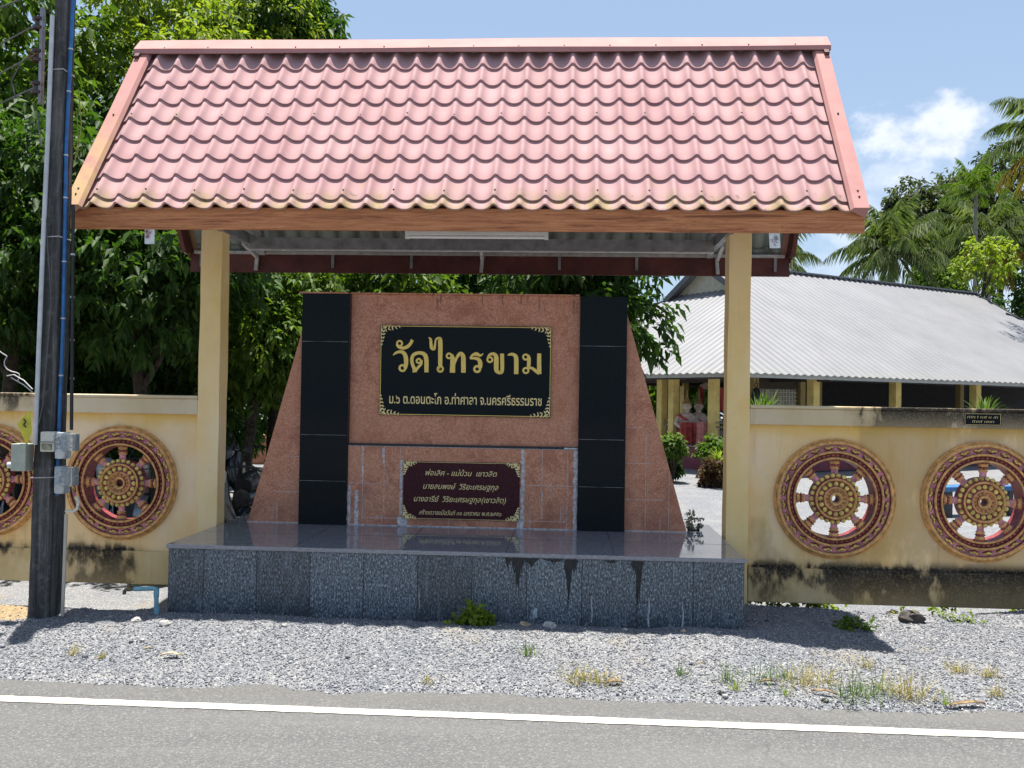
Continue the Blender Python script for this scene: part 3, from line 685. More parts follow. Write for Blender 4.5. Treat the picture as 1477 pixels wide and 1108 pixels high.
letters = [
 [[(150, 296, 8), (175, 277, 20), (210, 268, 25), (240, 281, 32), (256, 318, 36), (257, 370, 34), (250, 408, 26)]],
 [[(180, 208, 18), (198, 230, 22), (235, 238, 26), (272, 224, 28), (297, 196, 26), (309, 170, 28)]],
 [[(330, 438, 36), (326, 412, 30), (311, 372, 28), (305, 330, 28), (322, 292, 28), (368, 277, 26), (410, 292, 34), (425, 335, 36), (426, 438, 34)], [(388, 336, 14), (384, 368, 18), (358, 396, 22), (336, 428, 18)]],
 [[(444, 150, 6), (460, 166, 20), (463, 200, 24), (468, 236, 26), (489, 246, 22), (496, 214, 18), (504, 168, 14), (531, 160, 28), (540, 192, 36), (540, 380, 34), (545, 405, 24)]],
 [[(632, 290, 20), (642, 330, 38), (640, 441, 44)], [(652, 385, 14), (676, 318, 22), (703, 284, 28), (726, 302, 36), (730, 350, 38), (730, 441, 38)]],
 [[(893, 284, 6), (868, 300, 20), (838, 287, 28), (806, 296, 20), (784, 324, 12)], [(786, 324, 14), (825, 322, 24), (856, 334, 30), (868, 362, 36), (867, 405, 30)]],
 [[(926, 316, 12), (952, 290, 22), (984, 290, 28), (999, 318, 38), (999, 400, 38), (1004, 428, 32), (1028, 440, 26), (1047, 420, 30), (1047, 284, 32)]],
 [[(1092, 298, 8), (1118, 290, 22), (1146, 296, 28), (1162, 328, 36), (1162, 452, 36)]],
 [[(1258, 296, 20), (1266, 330, 30), (1262, 395, 28), (1250, 410, 18)], [(1256, 402, 18), (1290, 404, 22), (1318, 424, 26), (1350, 448, 26)], [(1350, 284, 32), (1349, 340, 34), (1349, 452, 36)]]]
for k, grp in enumerate(letters):
    for n_, P in enumerate(grp): stroke(GL, P, yl-.0003*n_)
for c, ro, ri in (((228, 403), 33, 15), ((204, 200), 29, 13), ((362, 344), 25, 9), ((540, 411), 30, 14), ((612, 303), 27, 12), ((843, 411), 33, 14), ((947, 334), 28, 12), ((1240, 313), 29, 13), ((1241, 423), 29, 13)): ring(GL, c, ro, ri, yl-.0008)
np_ = MB().box(-.775, .661, YP, YS+.012, 1.433, 2.188).build('name_plaque', m_black_granite('plaque_granite'), sg, bevel=.002)
GL.build('lettering', GOLD, np_)
m = MB()
for x0, x1, z0, z1 in ((-.765, .651, 1.4385, 1.4435), (-.765, .651, 2.1775, 2.1825), (-.771, -.766, 1.44, 2.182), (.652, .657, 1.44, 2.182)): m.box(x0, x1, YP-.0012, YP, z0, z1)
m.build('border_line', GOLD, np_)
def text(body, x0, x1, zbase, height, y, mat, parent, shear=0., bold=.0, name='lettering'):
    c = bpy.data.curves.new('writing', 'FONT'); c.body = body; c.size = 1; c.offset = bold; c.resolution_u = 3; c.fill_mode = 'FRONT'
    o = bpy.data.objects.new('writing', c); COL.objects.link(o); bpy.context.view_layer.update()
    dg = bpy.context.evaluated_depsgraph_get(); me = bpy.data.meshes.new_from_object(o.evaluated_get(dg)); bpy.data.objects.remove(o); bpy.data.curves.remove(c)
    co = np.zeros(len(me.vertices)*3); me.vertices.foreach_get('co', co); co = co.reshape(-1, 3)
    a, b = co[:, 0].min(), co[:, 0].max(); k = (x1-x0)/(b-a-0); h = co[:, 1]*height
    out = np.stack([x0+(co[:, 0]-a)*k+h*shear, np.full(len(co), y), zbase+h], -1)-np.array(ORG[parent.name])
    me.vertices.foreach_set('co', out.ravel()); me.materials.clear(); me.materials.append(mat); me.update()
    ob = bpy.data.objects.new(name, me); COL.objects.link(ob); ob.parent = parent; return ob
text('ม.๖ ต.ดอนตะโก อ.ท่าศาลา จ.นครศรีธรรมราช', -.69, .588, 1.532, .108, yl, GOLDP, np_, bold=.012)
def flourish(m, cx, cz, sx_, sz_, L, H, y):
    """a corner of curling leaves: two tapering arms of teardrops"""
    r = random.Random(3)
    for arm in (0, 1):
        for k in range(6):
            f = k/5; d = (L if arm == 0 else H)*f*.88+.008; w = .034*(1-f)**.7+.006
            for q in (0, 1):
                px, pz = (d, w*(.25+.6*q)) if arm == 0 else (w*(.25+.6*q), d); a = (.5+r.random()*.9)*(1 if q else -1)+(0 if arm == 0 else math.pi/2)
                ln = .026*(1-f*.45); P = [(px-ln*math.cos(a)*.6, pz-ln*math.sin(a)*.6, .002), (px, pz+.002, .0135*(1-f*.4)), (px+ln*math.cos(a), pz+ln*math.sin(a), .0015)]
                stroke(m, P, y-.0002*k-.0001*q, f=lambda p: (cx+sx_*p[0], cz+sz_*p[1]))
for cx, cz, a, b in ((-.768, 2.18, 1, -1), (.654, 2.18, -1, -1), (-.768, 1.441, 1, 1), (.654, 1.441, -1, 1)):
    m = MB(); flourish(m, cx, cz, a, b, .165, .165, yl); m.build('corner_ornament', GOLDP, np_)
yd = YS-.044
dp = MB().box(-.555, .417, yd, YS-.028, .574, 1.052).build('donor_plaque', MAROON_P, sg, bevel=.002)
yd2 = yd-.0022
for body, x0, x1, z, h in (('พ่อเลิศ - แม่บ้วน  เชาวลิต', -.375, .22, .938, .062), ('นายสมพงษ์  วิริยะเศรษฐกุล', -.39, .235, .826, .064), ('นางอารีย์  วิริยะเศรษฐกุล(เชาวลิต)', -.465, .30, .720, .064), ('สร้างถวายเมื่อวันที่ ๓๑ มกราคม พ.ศ.๒๕๕๓', -.42, .265, .612, .050)):
    text(body, x0, x1, z, h, yd2, GOLDP, dp, shear=.28, bold=.004)
for cx, cz, a, b in ((-.552, 1.048, 1, -1), (.413, 1.048, -1, -1), (-.552, .578, 1, 1), (.413, .578, -1, 1)):
    m = MB(); flourish(m, cx, cz, a, b, .105, .105, yd2); m.build('corner_ornament', GOLDP, dp)
m = MB()
for x0, x1, z0, z1 in ((-.548, .41, .577, .580), (-.548, .41, 1.0455, 1.0485)): m.box(x0, x1, yd-.001, yd, z0, z1)
m.build('border_line', GOLDP, dp)

# ------------------------------------------------------------------ boundary walls with round openings
YW = 1.055; HOLE = .455; ZW0, ZW1 = .27, 1.412; WZ = .832
def wall(name, xa, xb, holes, label):
    w = thing(name, ((xa+xb)/2, YW+.06, 0), label, 'wall'); m = MB(); n = 64
    cuts = sorted((h-.52, h+.52, h) for h in holes); x = xa; spans = []
    for a, b, h in cuts: spans.append((x, a, None)); spans.append((a, b, h)); x = b
    spans.append((x, xb, None))
    for y, flip in ((YW, False), (YW+.12, True)):
        for a, b, h in spans:
            if h is None:
                if b-a > 1e-4: m.grid([[(a, y, ZW0), (b, y, ZW0)], [(a, y, ZW1), (b, y, ZW1)]], 0, False, flip)
                continue
            ci, co_ = [], []
            cor = [math.atan2((ZW1-WZ) if sz > 0 else (ZW0-WZ), sq*.52) % (2*math.pi) for sq in (-1, 1) for sz in (-1, 1)]
            for t in sorted(list(np.linspace(0, 2*math.pi, n+1))+cor):
                dx, dz = math.cos(t), math.sin(t); ci.append((h+HOLE*dx, y, WZ+HOLE*dz))
                k = min((.52 if abs(dx) > 1e-9 else 9)/max(abs(dx), 1e-9), ((ZW1-WZ) if dz > 0 else (WZ-ZW0))/max(abs(dz), 1e-9)); co_.append((h+k*dx, y, WZ+k*dz))
            m.grid([ci, co_], 0, False, not flip)
    for h in holes:
        m.grid([[(h+HOLE*math.cos(t), y, WZ+HOLE*math.sin(t)) for t in np.linspace(0, 2*math.pi, n+1)] for y in (YW, YW+.12)], 0, True)
    m.build('wall_panel', YEL_LOW, w)
    m = MB().box(xa, xb, YW-.035, YW+.155, ZW1, 1.542); m.build('coping', YEL_COP, w, bevel=.006)
    MB().box(xa, xb, YW-.05, YW+.17, 1.5425, 1.568).build('coping_lip', YEL_COP, w, bevel=.008)
    MB().box(xa, xb, YW-.032, YW+.15, -.005, ZW0).build('footing_beam', YEL_BASE, w, bevel=.008)
    return w
HX_L, HX_R = [-2.906, -4.053], [2.941, 4.088]
wl = wall('boundary_wall', -9.0, -2.262, HX_L, 'yellow boundary wall with wheel openings left of the shelter, behind the utility pole')
wr = wall('boundary_wall', 2.262, 9.0, HX_R, 'yellow boundary wall with heavy black mould on its footing, right of the shelter')
q = MB().box(3.93, 4.215, YW-.043, YW-.034, 1.437, 1.532).build('wall_plaque', m_black_granite('plaque_black'), wr)
m = MB()
for x0, x1, z0, z1 in ((3.935, 4.21, 1.440, 1.4425), (3.935, 4.21, 1.5265, 1.529), (3.9345, 3.937, 1.44, 1.529), (4.208, 4.2105, 1.44, 1.529)): m.box(x0, x1, YW-.0438, YW-.043, z0, z1)
rr = random.Random(5)
for x0, x1, z in ((3.955, 4.19, 1.492), (3.995, 4.155, 1.457)):
    x = x0
    while x < x1:   # worn, unreadable gilt writing
        h = rr.uniform(.013, .019); m.box(x, x+.003, YW-.0438, YW-.043, z, z+h); m.box(x, x+.009, YW-.0438, YW-.043, z+h-.003, z+h); x += rr.choice((.013, .013, .014, .024))
o_ = m.build('lettering', GOLDP, wr); o_.parent = q

# ------------------------------------------------------------------ the wheels of the law set in the openings
RW = .478
def make_wheel():
    t = thing('wheel_ornament', (0, 0, 0), 'x', 'wheel ornament', 'wheel ornaments set in the boundary wall'); m = MB()
    prof = [(1.0, .0), (1.0, -.022), (.985, -.034), (.968, -.028), (.962, -.040), (.945, -.052), (.918, -.052), (.905, -.040), (.900, -.018), (.80, -.018), (.797, -.040), (.785, -.050), (.768, -.050), (.757, -.040), (.754, -.018), (.695, -.018), (.692, -.040), (.682, -.048), (.665, -.048), (.655, -.038), (.652, .13)]
    mis = [0, 0, 0, 0, 0, 0, 0, 0, 1, 2, 0, 0, 0, 0, 1, 0, 0, 0, 0, 2]; mis = [0]*7+[1, 2, 1, 0, 0, 0, 1, 1, 1, 0, 0, 0, 1]
    m.lathe([(r*RW, y) for r, y in prof], axis='y', n=72, mis=mis)
    for k in range(24):   # gilded leaf scrolls
        a = 2*math.pi*(k+.5)/24
        for d, rr_, lr, s in ((-.055, .862, .030, 1), (0.0, .845, .034, -1), (.055, .858, .028, 1)):
            b = a+d; Rm = Matrix.Rotation(-b+math.pi/2+.35*s, 3, 'Y'); m.ball((RW*rr_*math.cos(b), -.020, RW*rr_*math.sin(b)), (lr*RW*1.25, .022, .021*RW), 8, 4, Rm); m.ball((RW*(rr_-.016)*math.cos(b), -.018, RW*(rr_-.016)*math.sin(b)), (lr*RW*1.3, .012, .026*RW), 8, 1, Rm)
        a += math.pi/24; m.ball((RW*.862*math.cos(a), -.018, RW*.862*math.sin(a)), (.022*RW, .006, .030*RW), 8, 2, Matrix.Rotation(-a+math.pi/2, 3, 'Y'))
    for k in range(58):
        a = 2*math.pi*k/58; m.ball((RW*.7235*math.cos(a), -.022, RW*.7235*math.sin(a)), .0105, 7, 3)
    m.build('rim', [OCHRE, WRED, WPINK, WBEAD, WGOLD], t)
    h = MB()
    prof = [(.40, .06), (.40, -.02), (.375, -.034), (.345, -.042), (.342, -.058), (.325, -.064), (.308, -.058), (.30, -.040), (.205, -.044), (.20, -.060), (.19, -.066), (.178, -.060), (.172, -.044), (.115, -.044), (.112, -.058), (.10, -.064), (.075, -.058), (.062, -.040), (.060, .07)]
    h.lathe([(r*RW, y) for r, y in prof], axis='y', n=56, mis=[1, 1, 1, 1, 0, 0, 0, 1, 2, 0, 0, 0, 0, 1, 0, 0, 0, 1])
    for k in range(26):
        a = 2*math.pi*k/26; Rm = Matrix.Rotation(-a, 3, 'Y'); h.ball((RW*.385*math.cos(a), -.030, RW*.385*math.sin(a)), (.040*RW, .016, .040*RW), 8, 3, Rm)
    for k in range(16):
        a = 2*math.pi*k/16; Rm = Matrix.Rotation(-a, 3, 'Y'); h.ball((RW*.252*math.cos(a), -.046, RW*.252*math.sin(a)), (.046*RW, .013, .040*RW), 8, 3, Rm)
    for k in range(14):
        a = 2*math.pi*k/14; h.ball((RW*.143*math.cos(a), -.047, RW*.143*math.sin(a)), .0085, 7, 4)
    h.build('hub', [OCHRE, WRED, WPINK, WGOLD, WBEAD], t)
    for k in range(8):
        a = math.pi/2+2*math.pi*k/8; s = MB(); Rm = Matrix.Rotation(-a+math.pi/2, 4, 'Y')
        prof = [(.070, .36), (.058, .42), (.056, .47), (.066, .492), (.076, .50), (.078, .512), (.064, .522), (.072, .534), (.074, .565), (.064, .575), (.082, .59), (.086, .605), (.074, .612), (.094, .625), (.100, .65), (.096, .675)]
        s.lathe([(r*RW, z*RW) for r, z in prof], n=16, mis=[1, 1, 1, 0, 0, 0, 0, 2, 2, 0, 0, 0, 0, 2, 0], flat=.62)
        for z, rr_, n in ((.55, .076, 9), (.637, .100, 11)):
            for i in range(n):
                b = 2*math.pi*i/n; s.ball((RW*rr_*math.cos(b), RW*rr_*.62*math.sin(b), z*RW), .0062, 6, 3)
        s.v = [tuple(Rm @ Vector(p)) for p in s.v]; s.build('spoke', [OCHRE, WPINK, WRED, WBEAD], t)
    return t
wh = make_wheel()
WHL = [('painted eight-spoked wheel right of the utility pole, next to the left post', HX_L[0]), ('painted eight-spoked wheel at the far left, partly hidden behind the utility pole', HX_L[1]),
       ('painted eight-spoked wheel right next to the right yellow post', HX_R[0]), ('painted eight-spoked wheel below the small black wall plaque', HX_R[1])]
for i, (lab, x) in enumerate(WHL):
    o = wh if i == 0 else copy_tree(wh); o.location = (x, YW, WZ); o['label'] = lab
    if i: o.rotation_euler.y = (i-2)*.035

# ------------------------------------------------------------------ utility pole and what hangs on it
CAM = Vector((.787, -6.498, 1.6))
def at(px, depth, z):
    d = F_*1335.5 + R_*(px-738.5) - U_*(573-554); d = d/d.dot(F_); p = CAM+d*depth; return Vector((p.x, p.y, z))
up = thing('utility_pole', (-2.81, -.15, 0), 'dark weathered concrete utility pole with blue and white conduits left of the shelter', 'utility pole')
m = MB(); rows = []
for z in np.linspace(-.3, 5.1, 60):
    f = z/4.33; w = lambda k: .003*math.sin(z*5+k)+.002*math.sin(z*17+k*2); xl, xr = -2.935+.090*f, -2.778+.026*f; y0, y1 = -.245+.01*f, -.055-.062*f; c = .014
    rows.append([(xl+c+w(1), y0, z), (xr-c+w(2), y0, z), (xr-.002, y0+.014, z), (xr-.008, y0+.04, z), (xr, y0+.06+w(3), z), (xr+w(4), y1, z), (xl+w(5), y1, z), (xl+w(6), y0+c, z), (xl+c+w(1), y0, z)])
m.grid(rows, 0, False)
m.build('pole_shaft', POLE, up)
MB().tube([(-2.839, -.258, 4.215), (-2.850, -.259, 3.4), (-2.866, -.262, 2.6), (-2.878, -.262, 1.9), (-2.888, -.262, 1.215)], .0155, 10).build('conduit', PVC_W, up)
MB().tube([(-2.724, -.20, 5.05), (-2.726, -.20, 4.34), (-2.740, -.20, 3.75), (-2.752, -.20, 3.3), (-2.746, -.20, 2.7), (-2.744, -.20, 2.0), (-2.756, -.20, 1.4), (-2.760, -.20, .86)], .0135, 10).build('conduit', PVC_B, up)['label'] = 'blue pipe along the right edge of the pole'
MB().tube([(-2.690, -.20, 2.9), (-2.672, -.21, 2.1), (-2.660, -.21, 1.32)], .012, 8).build('conduit', BLK, up)['label'] = 'black cable sleeve right of the pole'
m = MB()
for z in (2.55, 2.25, 1.95, 1.68): m.lathe([(.0145, -.006), (.0145, .006)], (-2.69+(2.9-z)*.019, -.205, z), n=10)
for z in (4.0, 3.7, 3.25, 2.95, 2.5, 2.1, 1.7): 
    x = float(np.interp(z, [.86, 1.4, 2, 2.7, 3.3, 3.75, 4.34], [-2.760, -2.756, -2.744, -2.746, -2.752, -2.740, -2.726])); m.lathe([(.016, -.005), (.016, .005)], (x, -.20, z), n=10)
m.build('pipe_clips', PVC_W, up)
m = MB()
for z in (3.83, 2.66, .98):
    f = z/4.33; xl, xr, y0, y1 = -2.935+.09*f-.005, -2.774+.026*f, -.262 if z > 3 else -.252, -.06-.06*f
    m.tube([(xl, y1, z), (xl, y0, z+.004), (xr, y0, z+.010), (xr, y1, z+.006)], .0045, 6)
m.build('tie_band', STEEL_L, up)
MB().tube([(-2.70, -.20, .02), (-2.694, -.20, .35), (-2.690, -.20, .73)], .0125, 8).build('conduit', simple('beige_pvc', (.50, .45, .36), .6), up)['label'] = 'beige pipe at the foot of the pole'
MB().tube([(-2.68, -.22, .755), (-2.62, -.24, .755), (-2.585, -.25, .775), (-2.575, -.25, .825), (-2.60, -.24, .86)], .011, 8).build('pipe_bend', simple('cream_pvc', (.60, .57, .48), .6), up)
m = MB().box(-2.965, -2.945, -.20, -.16, 3.62, 4.30)
m.build('insulator_rack', STEEL, up)
for z in (4.19, 3.96, 3.73): MB().lathe([(.012, -.045), (.040, -.042), (.042, -.022), (.024, -.012), (.024, .012), (.042, .022), (.040, .042), (.012, .045)], (-2.985, -.18, z), n=14).build('insulator', PORC, up)
m = MB().tube([(-2.96, -.2, 3.55), (-2.93, -.23, 3.40), (-2.91, -.24, 3.30)], .006, 6).tube([(-2.97, -.2, 3.98), (-3.02, -.22, 3.93), (-3.01, -.22, 3.98)], .008, 6, 1)
m.tube([(-2.86, -.262, 2.9), (-2.80, -.255, 2.2), (-2.84, -.26, 1.5), (-2.90, -.262, 1.2), (-2.91, -.262, 1.02)], .004, 6)
m.tube([(-2.72, -.11, 3.75), (-2.70, -.10, 3.5), (-2.715, -.11, 3.30), (-2.74, -.12, 3.2)], .0035, 5, 2)
m.tube([(-2.73, -.11, 3.6), (-2.715, -.11, 3.4), (-2.73, -.12, 3.25)], .003, 5, 2)
m.build('loose_wire', [WIRE, ROPE, simple('yellow_green_wire', (.30, .33, .06), .6)], up)
# service cables going off to the left
CB = [(4.19, (-11.5, 4, 3.2), .006, 'thick grey cable from the top insulator of the pole'), (3.98, (-11.5, 4.6, 3.25), .006, 'grey cable from the middle insulator of the pole'), (3.74, (-11.5, 4, 3.0), .006, 'grey cable from the lowest insulator of the pole'), (4.42, (-11.5, 3.4, 3.9), .007, 'topmost grey cable left of the pole')]
for z, e, r, lab in CB:
    a = Vector((-2.99, -.18, z)); e = Vector(e); pts = [a.lerp(e, f)-Vector((0, 0, .5*4*f*(1-f)*.25)) for f in np.linspace(0, 1, 16)]
    tag(MB().tube(pts, r, 6).build('service_cable', WIRE, loc=a), lab, 'cable', 'service cables')
tag(MB().tube([(-3.03, -.19, 3.97), (-3.12, -.16, 3.92), (-3.20, -.14, 3.80), (-3.16, -.15, 3.68), (-3.06, -.17, 3.72)], .005, 6).build('cable_loop', WIRE, loc=(-3.1, -.16, 3.8)), 'loose loop of grey cable hanging by the insulators', 'cable')
tag(MB().tube([(-3.06+.03*math.sin(k*.8)-k*.012, -.2, 1.66+.018*k+.012*math.sin(k)) for k in range(14)], .004, 5).tube([(-2.93, -.24, 1.60), (-3.0, -.23, 1.66), (-3.08, -.22, 1.70), (-3.13, -.22, 1.69)], .004, 5).tube([(-2.93, -.24, 1.58), (-3.0, -.23, 1.63), (-3.10, -.22, 1.68)], .004, 5).build('wire_bundle', STEEL_L, loc=(-2.95, -.23, 1.62)), 'frayed bundle of pale wires sticking out left of the pole above the wall', 'wire')
t = thing('breaker_box', (-2.76, -.26, 1.24), 'small cream breaker box with a lower window on the front of the pole', 'breaker box')
MB().box(-2.812, -2.714, -.335, -.25, 1.172, 1.310).build('box_body', BOXW, t, bevel=.008); MB().box(-2.800, -2.726, -.3385, -.335, 1.185, 1.228).build('box_window', simple('dusty_window', (.28, .26, .16), .3, scale=40, var=.5), t); MB().box(-2.815, -2.711, -.337, -.3352, 1.236, 1.243).build('lid_seam', simple('shadow_seam', (.2, .2, .17), .8), t)
def meter(z0, z1, lab, seed):
    t = thing('electric_meter', (-2.65, -.27, z0), lab, 'electric meter', 'electric meters on the pole'); r = random.Random(seed)
    MB().box(-2.715, -2.64, -.32, -.24, z0, z1).build('meter_body', METER, t, bevel=.006)
    m = MB()
    for k in range(9):
        x, z = r.uniform(-2.71, -2.60), r.uniform(z0+.05, z1-.02); m.box(x, x+r.uniform(.012, .035), -.325-r.random()*.02, -.31, z, z+r.uniform(.008, .03), k % 2)
    m.build('meter_works', [STEEL_L, METER], t)
    MB().box(-2.66, -2.575, -.345, -.25, z0+.055, z1-.005).build('clear_cover', CLEAR, t, bevel=.006)
    MB().lathe([(.035, 0), (.035, -.006), (.0, -.008)], (-2.675, -.32, z0+.035), axis='y', n=18).build('dial', simple('dial_face', (.5, .5, .48), .4), t)
meter(1.125, 1.305, 'clear-covered electric meter beside the cream breaker box on the pole', 1)
meter(.885, 1.072, 'clear-covered electric meter below the other one, lowest on the pole', 4)
t = thing('junction_box', (-2.985, -.27, 1.04), 'grey green junction box with a short pipe stub on the left side of the pole', 'junction box')
MB().box(-3.04, -2.934, -.30, -.20, 1.032, 1.222).build('box_body', BOXG, t, bevel=.006); MB().tube([(-3.04, -.25, 1.07), (-3.085, -.25, 1.068)], .022, 12).build('pipe_stub', PVC_W, t)
t = thing('warning_sign', (-2.95, -.26, 1.33), 'folded yellow metal sign with a dark mark seen nearly edge-on on the pole', 'sign')
MB().add([(-2.925, -.27, 1.46), (-3.00, -.30, 1.36), (-2.945, -.272, 1.21), (-2.915, -.262, 1.30)], [(0, 1, 2, 3)]).add([(-2.925, -.268, 1.46), (-3.00, -.298, 1.36), (-2.945, -.270, 1.21), (-2.915, -.260, 1.30)], [(3, 2, 1, 0)]).build('sign_plate', YSIGN, t)
MB().tube([(-2.957, -.291, 1.395), (-2.945, -.288, 1.375), (-2.957, -.291, 1.352), (-2.942, -.287, 1.335)], .005, 5).build('painted_mark', BLK, t)
# water tap
t = thing('water_tap', (-2.09, -.06, 0), 'pale blue pipe standpipe with a brass tap at the left corner of the plinth', 'tap')
MB().tube([(-2.086, -.06, -.1), (-2.094, -.055, .10), (-2.098, -.05, .175), (-2.104, -.05, .192), (-2.12, -.05, .197), (-2.26, -.05, .190)], .0155, 12).build('pipe', PVC_C, t); MB().lathe([(.019, -.03), (.019, .03)], (-2.098, -.05, .165), n=12).lathe([(.019, -.02), (.019, .02)], (-2.089, -.057, .06), n=12).build('pipe_collar', PVC_C, t)
m = MB().tube([(-2.26, -.05, .190), (-2.30, -.05, .186), (-2.322, -.05, .183), (-2.332, -.05, .170), (-2.332, -.05, .15)], .013, 10).lathe([(.012, 0), (.012, .03)], (-2.298, -.05, .19), n=10); m.build('faucet', BRASS, t); MB().bar((-2.31, -.05, .222), (-2.262, -.05, .245), .012, .006).build('tap_handle', BRASS, t)

# ------------------------------------------------------------------ leaves and trees
def leaves(name, C, D, L, Wd, mat, parent=None, droop=.0, flat=None, seed=0, kind=None):
    """one small folded blade per (position, direction)"""
    r = np.random.default_rng(seed); C = np.asarray(C); D = np.asarray(D); n = len(C)
    D = D/np.linalg.norm(D, axis=1, keepdims=True); up_ = np.tile([0, 0, 1.], (n, 1))+r.normal(0, .45, (n, 3))
    Sd = np.cross(D, up_); Sd /= np.linalg.norm(Sd, axis=1, keepdims=True)+1e-9; Nn = np.cross(Sd, D)
    L = (np.asarray(L)*np.ones(n))[:, None]; Wd = (np.asarray(Wd)*np.ones(n))[:, None]
    mid = C+D*L*.45; tip = C+D*L-np.array([0, 0, 1.])*L*droop
    V = np.stack([C, mid+Sd*Wd+Nn*Wd*.35, tip, mid-Sd*Wd+Nn*Wd*.35], 1).reshape(-1, 3)
    b = 4*np.arange(n)[:, None]; F = np.concatenate([b+np.array([0, 1, 2]), b+np.array([0, 2, 3])], 1).reshape(-1, 3)
    o = np_obj(name, V, F, mat, parent)
    if kind: tag(o, kind=kind)
    return o
def crown_points(blobs, n, seed, per=8, spread=.32, shell=.5):
    r = np.random.default_rng(seed); B = np.array(blobs, float); vol = (B[:, 3]*B[:, 4]*B[:, 5])**.67; pick = r.choice(len(B), n, p=vol/vol.sum())
    u = r.normal(size=(n, 3)); u /= np.linalg.norm(u, axis=1, keepdims=True); rd = shell+(1.05-shell)*r.random((n, 1))**.6
    P = B[pick, :3]+u*rd*B[pick, 3:6]; ax = u*1.0+r.normal(0, .5, (n, 3))+np.array([0, 0, -.15]); ax /= np.linalg.norm(ax, axis=1, keepdims=True)
    f = (np.arange(per)+.5)/per; C = P[:, None]+ax[:, None]*(f[None, :, None]*spread)
    sd = np.cross(ax, r.normal(size=(n, 3))); sd /= np.linalg.norm(sd, axis=1, keepdims=True)+1e-9; sign = np.where(np.arange(per) % 2, 1, -1)[None, :, None]
    D = ax[:, None]*.55+sd[:, None]*sign*.8+np.array([0, 0, -.42])+r.normal(0, .28, (n, per, 3))
    return C.reshape(-1, 3), D.reshape(-1, 3)
def sub_blobs(c, R, n, seed, size=(.25, .45), hollow=.35):
    r = np.random.default_rng(seed); out = []
    for _ in range(n):
        u = r.normal(size=3); u /= np.linalg.norm(u); q = hollow+(1-hollow)*r.random()**.5; s = r.uniform(*size)
        out.append([c[0]+u[0]*R[0]*q, c[1]+u[1]*R[1]*q, c[2]+u[2]*R[2]*q, R[0]*s, R[1]*s, R[2]*s*.8])
    return out
def limb(m, a, b, r0, r1, seed, n=6):
    r = random.Random(seed); a, b = Vector(a), Vector(b); L = (b-a).length
    m.tube([a.lerp(b, i/n)+Vector((r.uniform(-1, 1), r.uniform(-1, 1), 0))*L*.03*(0 < i < n) for i in range(n+1)], [r0+(r1-r0)*i/n for i in range(n+1)], 9)
def tree(base, c, R, nb, sprays, mats, lab, group, seed, leaf=(.17, .038), tr=.12, name='leafy_tree', per=8, spread=.32, size=(.25, .45), cat='tree', hollow=.35, limbs=6, yshare=0, droop=.25):
    t = thing(name, tuple(base), lab, cat, group); bl = sub_blobs(c, R, nb, seed, size, hollow)
    m = MB(); top = Vector((c[0], c[1], c[2]-R[2]*.35)); limb(m, base, top, tr, tr*.6, seed)
    for k in range(limbs):
        b = bl[(k*3) % len(bl)]; limb(m, Vector(base).lerp(top, .6+.06*k % .4), b[:3], tr*.42, tr*.1, seed+k)
    m.build('trunk', BARK, t)
    C, D = crown_points(bl, sprays, seed, per, spread); r = np.random.default_rng(seed+5); n = len(C); LL = leaf[0]*r.uniform(.65, 1.25, n)
    leaves('crown', C, D, LL, LL*leaf[1]/leaf[0], mats, t, droop, seed=seed); return t
YD = -.25
G1 = 'leafy trees behind the left wall'
tree(at(60, 14.2, YD), at(40, 14.0, 3.9), (2.9, 1.8, 3.1), 52, 4600, LF_DARK, 'dense dark green tree filling the left edge behind the utility pole', G1, 11, tr=.16, leaf=(.15, .034))
tree(at(-60, 12.6, YD), at(-40, 12.4, 5.6), (1.5, 1.1, 1.7), 20, 900, LF_MID, 'mid green tree at the top left corner, left of the pole', G1, 12, tr=.12)
tree(at(265, 14.6, YD), at(262, 14.2, 6.75), (1.75, 1.3, 1.35), 30, 2300, LF_YEL, 'bright yellow-green tree rising just behind the left end of the ridge', G1, 13, tr=.13, leaf=(.12, .024))
tree(at(240, 15.6, YD), at(215, 15.2, 3.2), (2.1, 1.5, 2.6), 36, 2700, LF_DARK, 'dark shaded tree behind the left wall between pole and left post', G1, 14, tr=.14)
tree(at(395, 15.0, YD), at(380, 14.8, 6.6), (.95, 1.0, 2.0), 22, 1500, LF_DARK, 'tall dark tree against the sky behind the middle of the left ridge', G1, 15, tr=.13)
tree(at(341, 13.0, YD), at(390, 12.9, 2.62), (.98, .9, 1.0), 22, 1150, LF_MID, 'small sunlit tree on a dark trunk between the left post and the sign', G1, 16, tr=.085, leaf=(.12, .028))
tree(at(600, 13.4, YD), at(560, 13.2, 3.2), (1.15, 1.0, 1.15), 20, 1100, LF_MID, 'bright bushy tree showing above the centre panel of the sign', G1, 17, tr=.11, leaf=(.13, .03))
tree(at(800, 12.6, YD), at(835, 12.4, 3.0), (1.18, .95, 1.0), 24, 1350, LF_DARK, 'dark glossy tree behind the right pillar of the sign, reaching past it', G1, 18, tr=.11, leaf=(.15, .035))

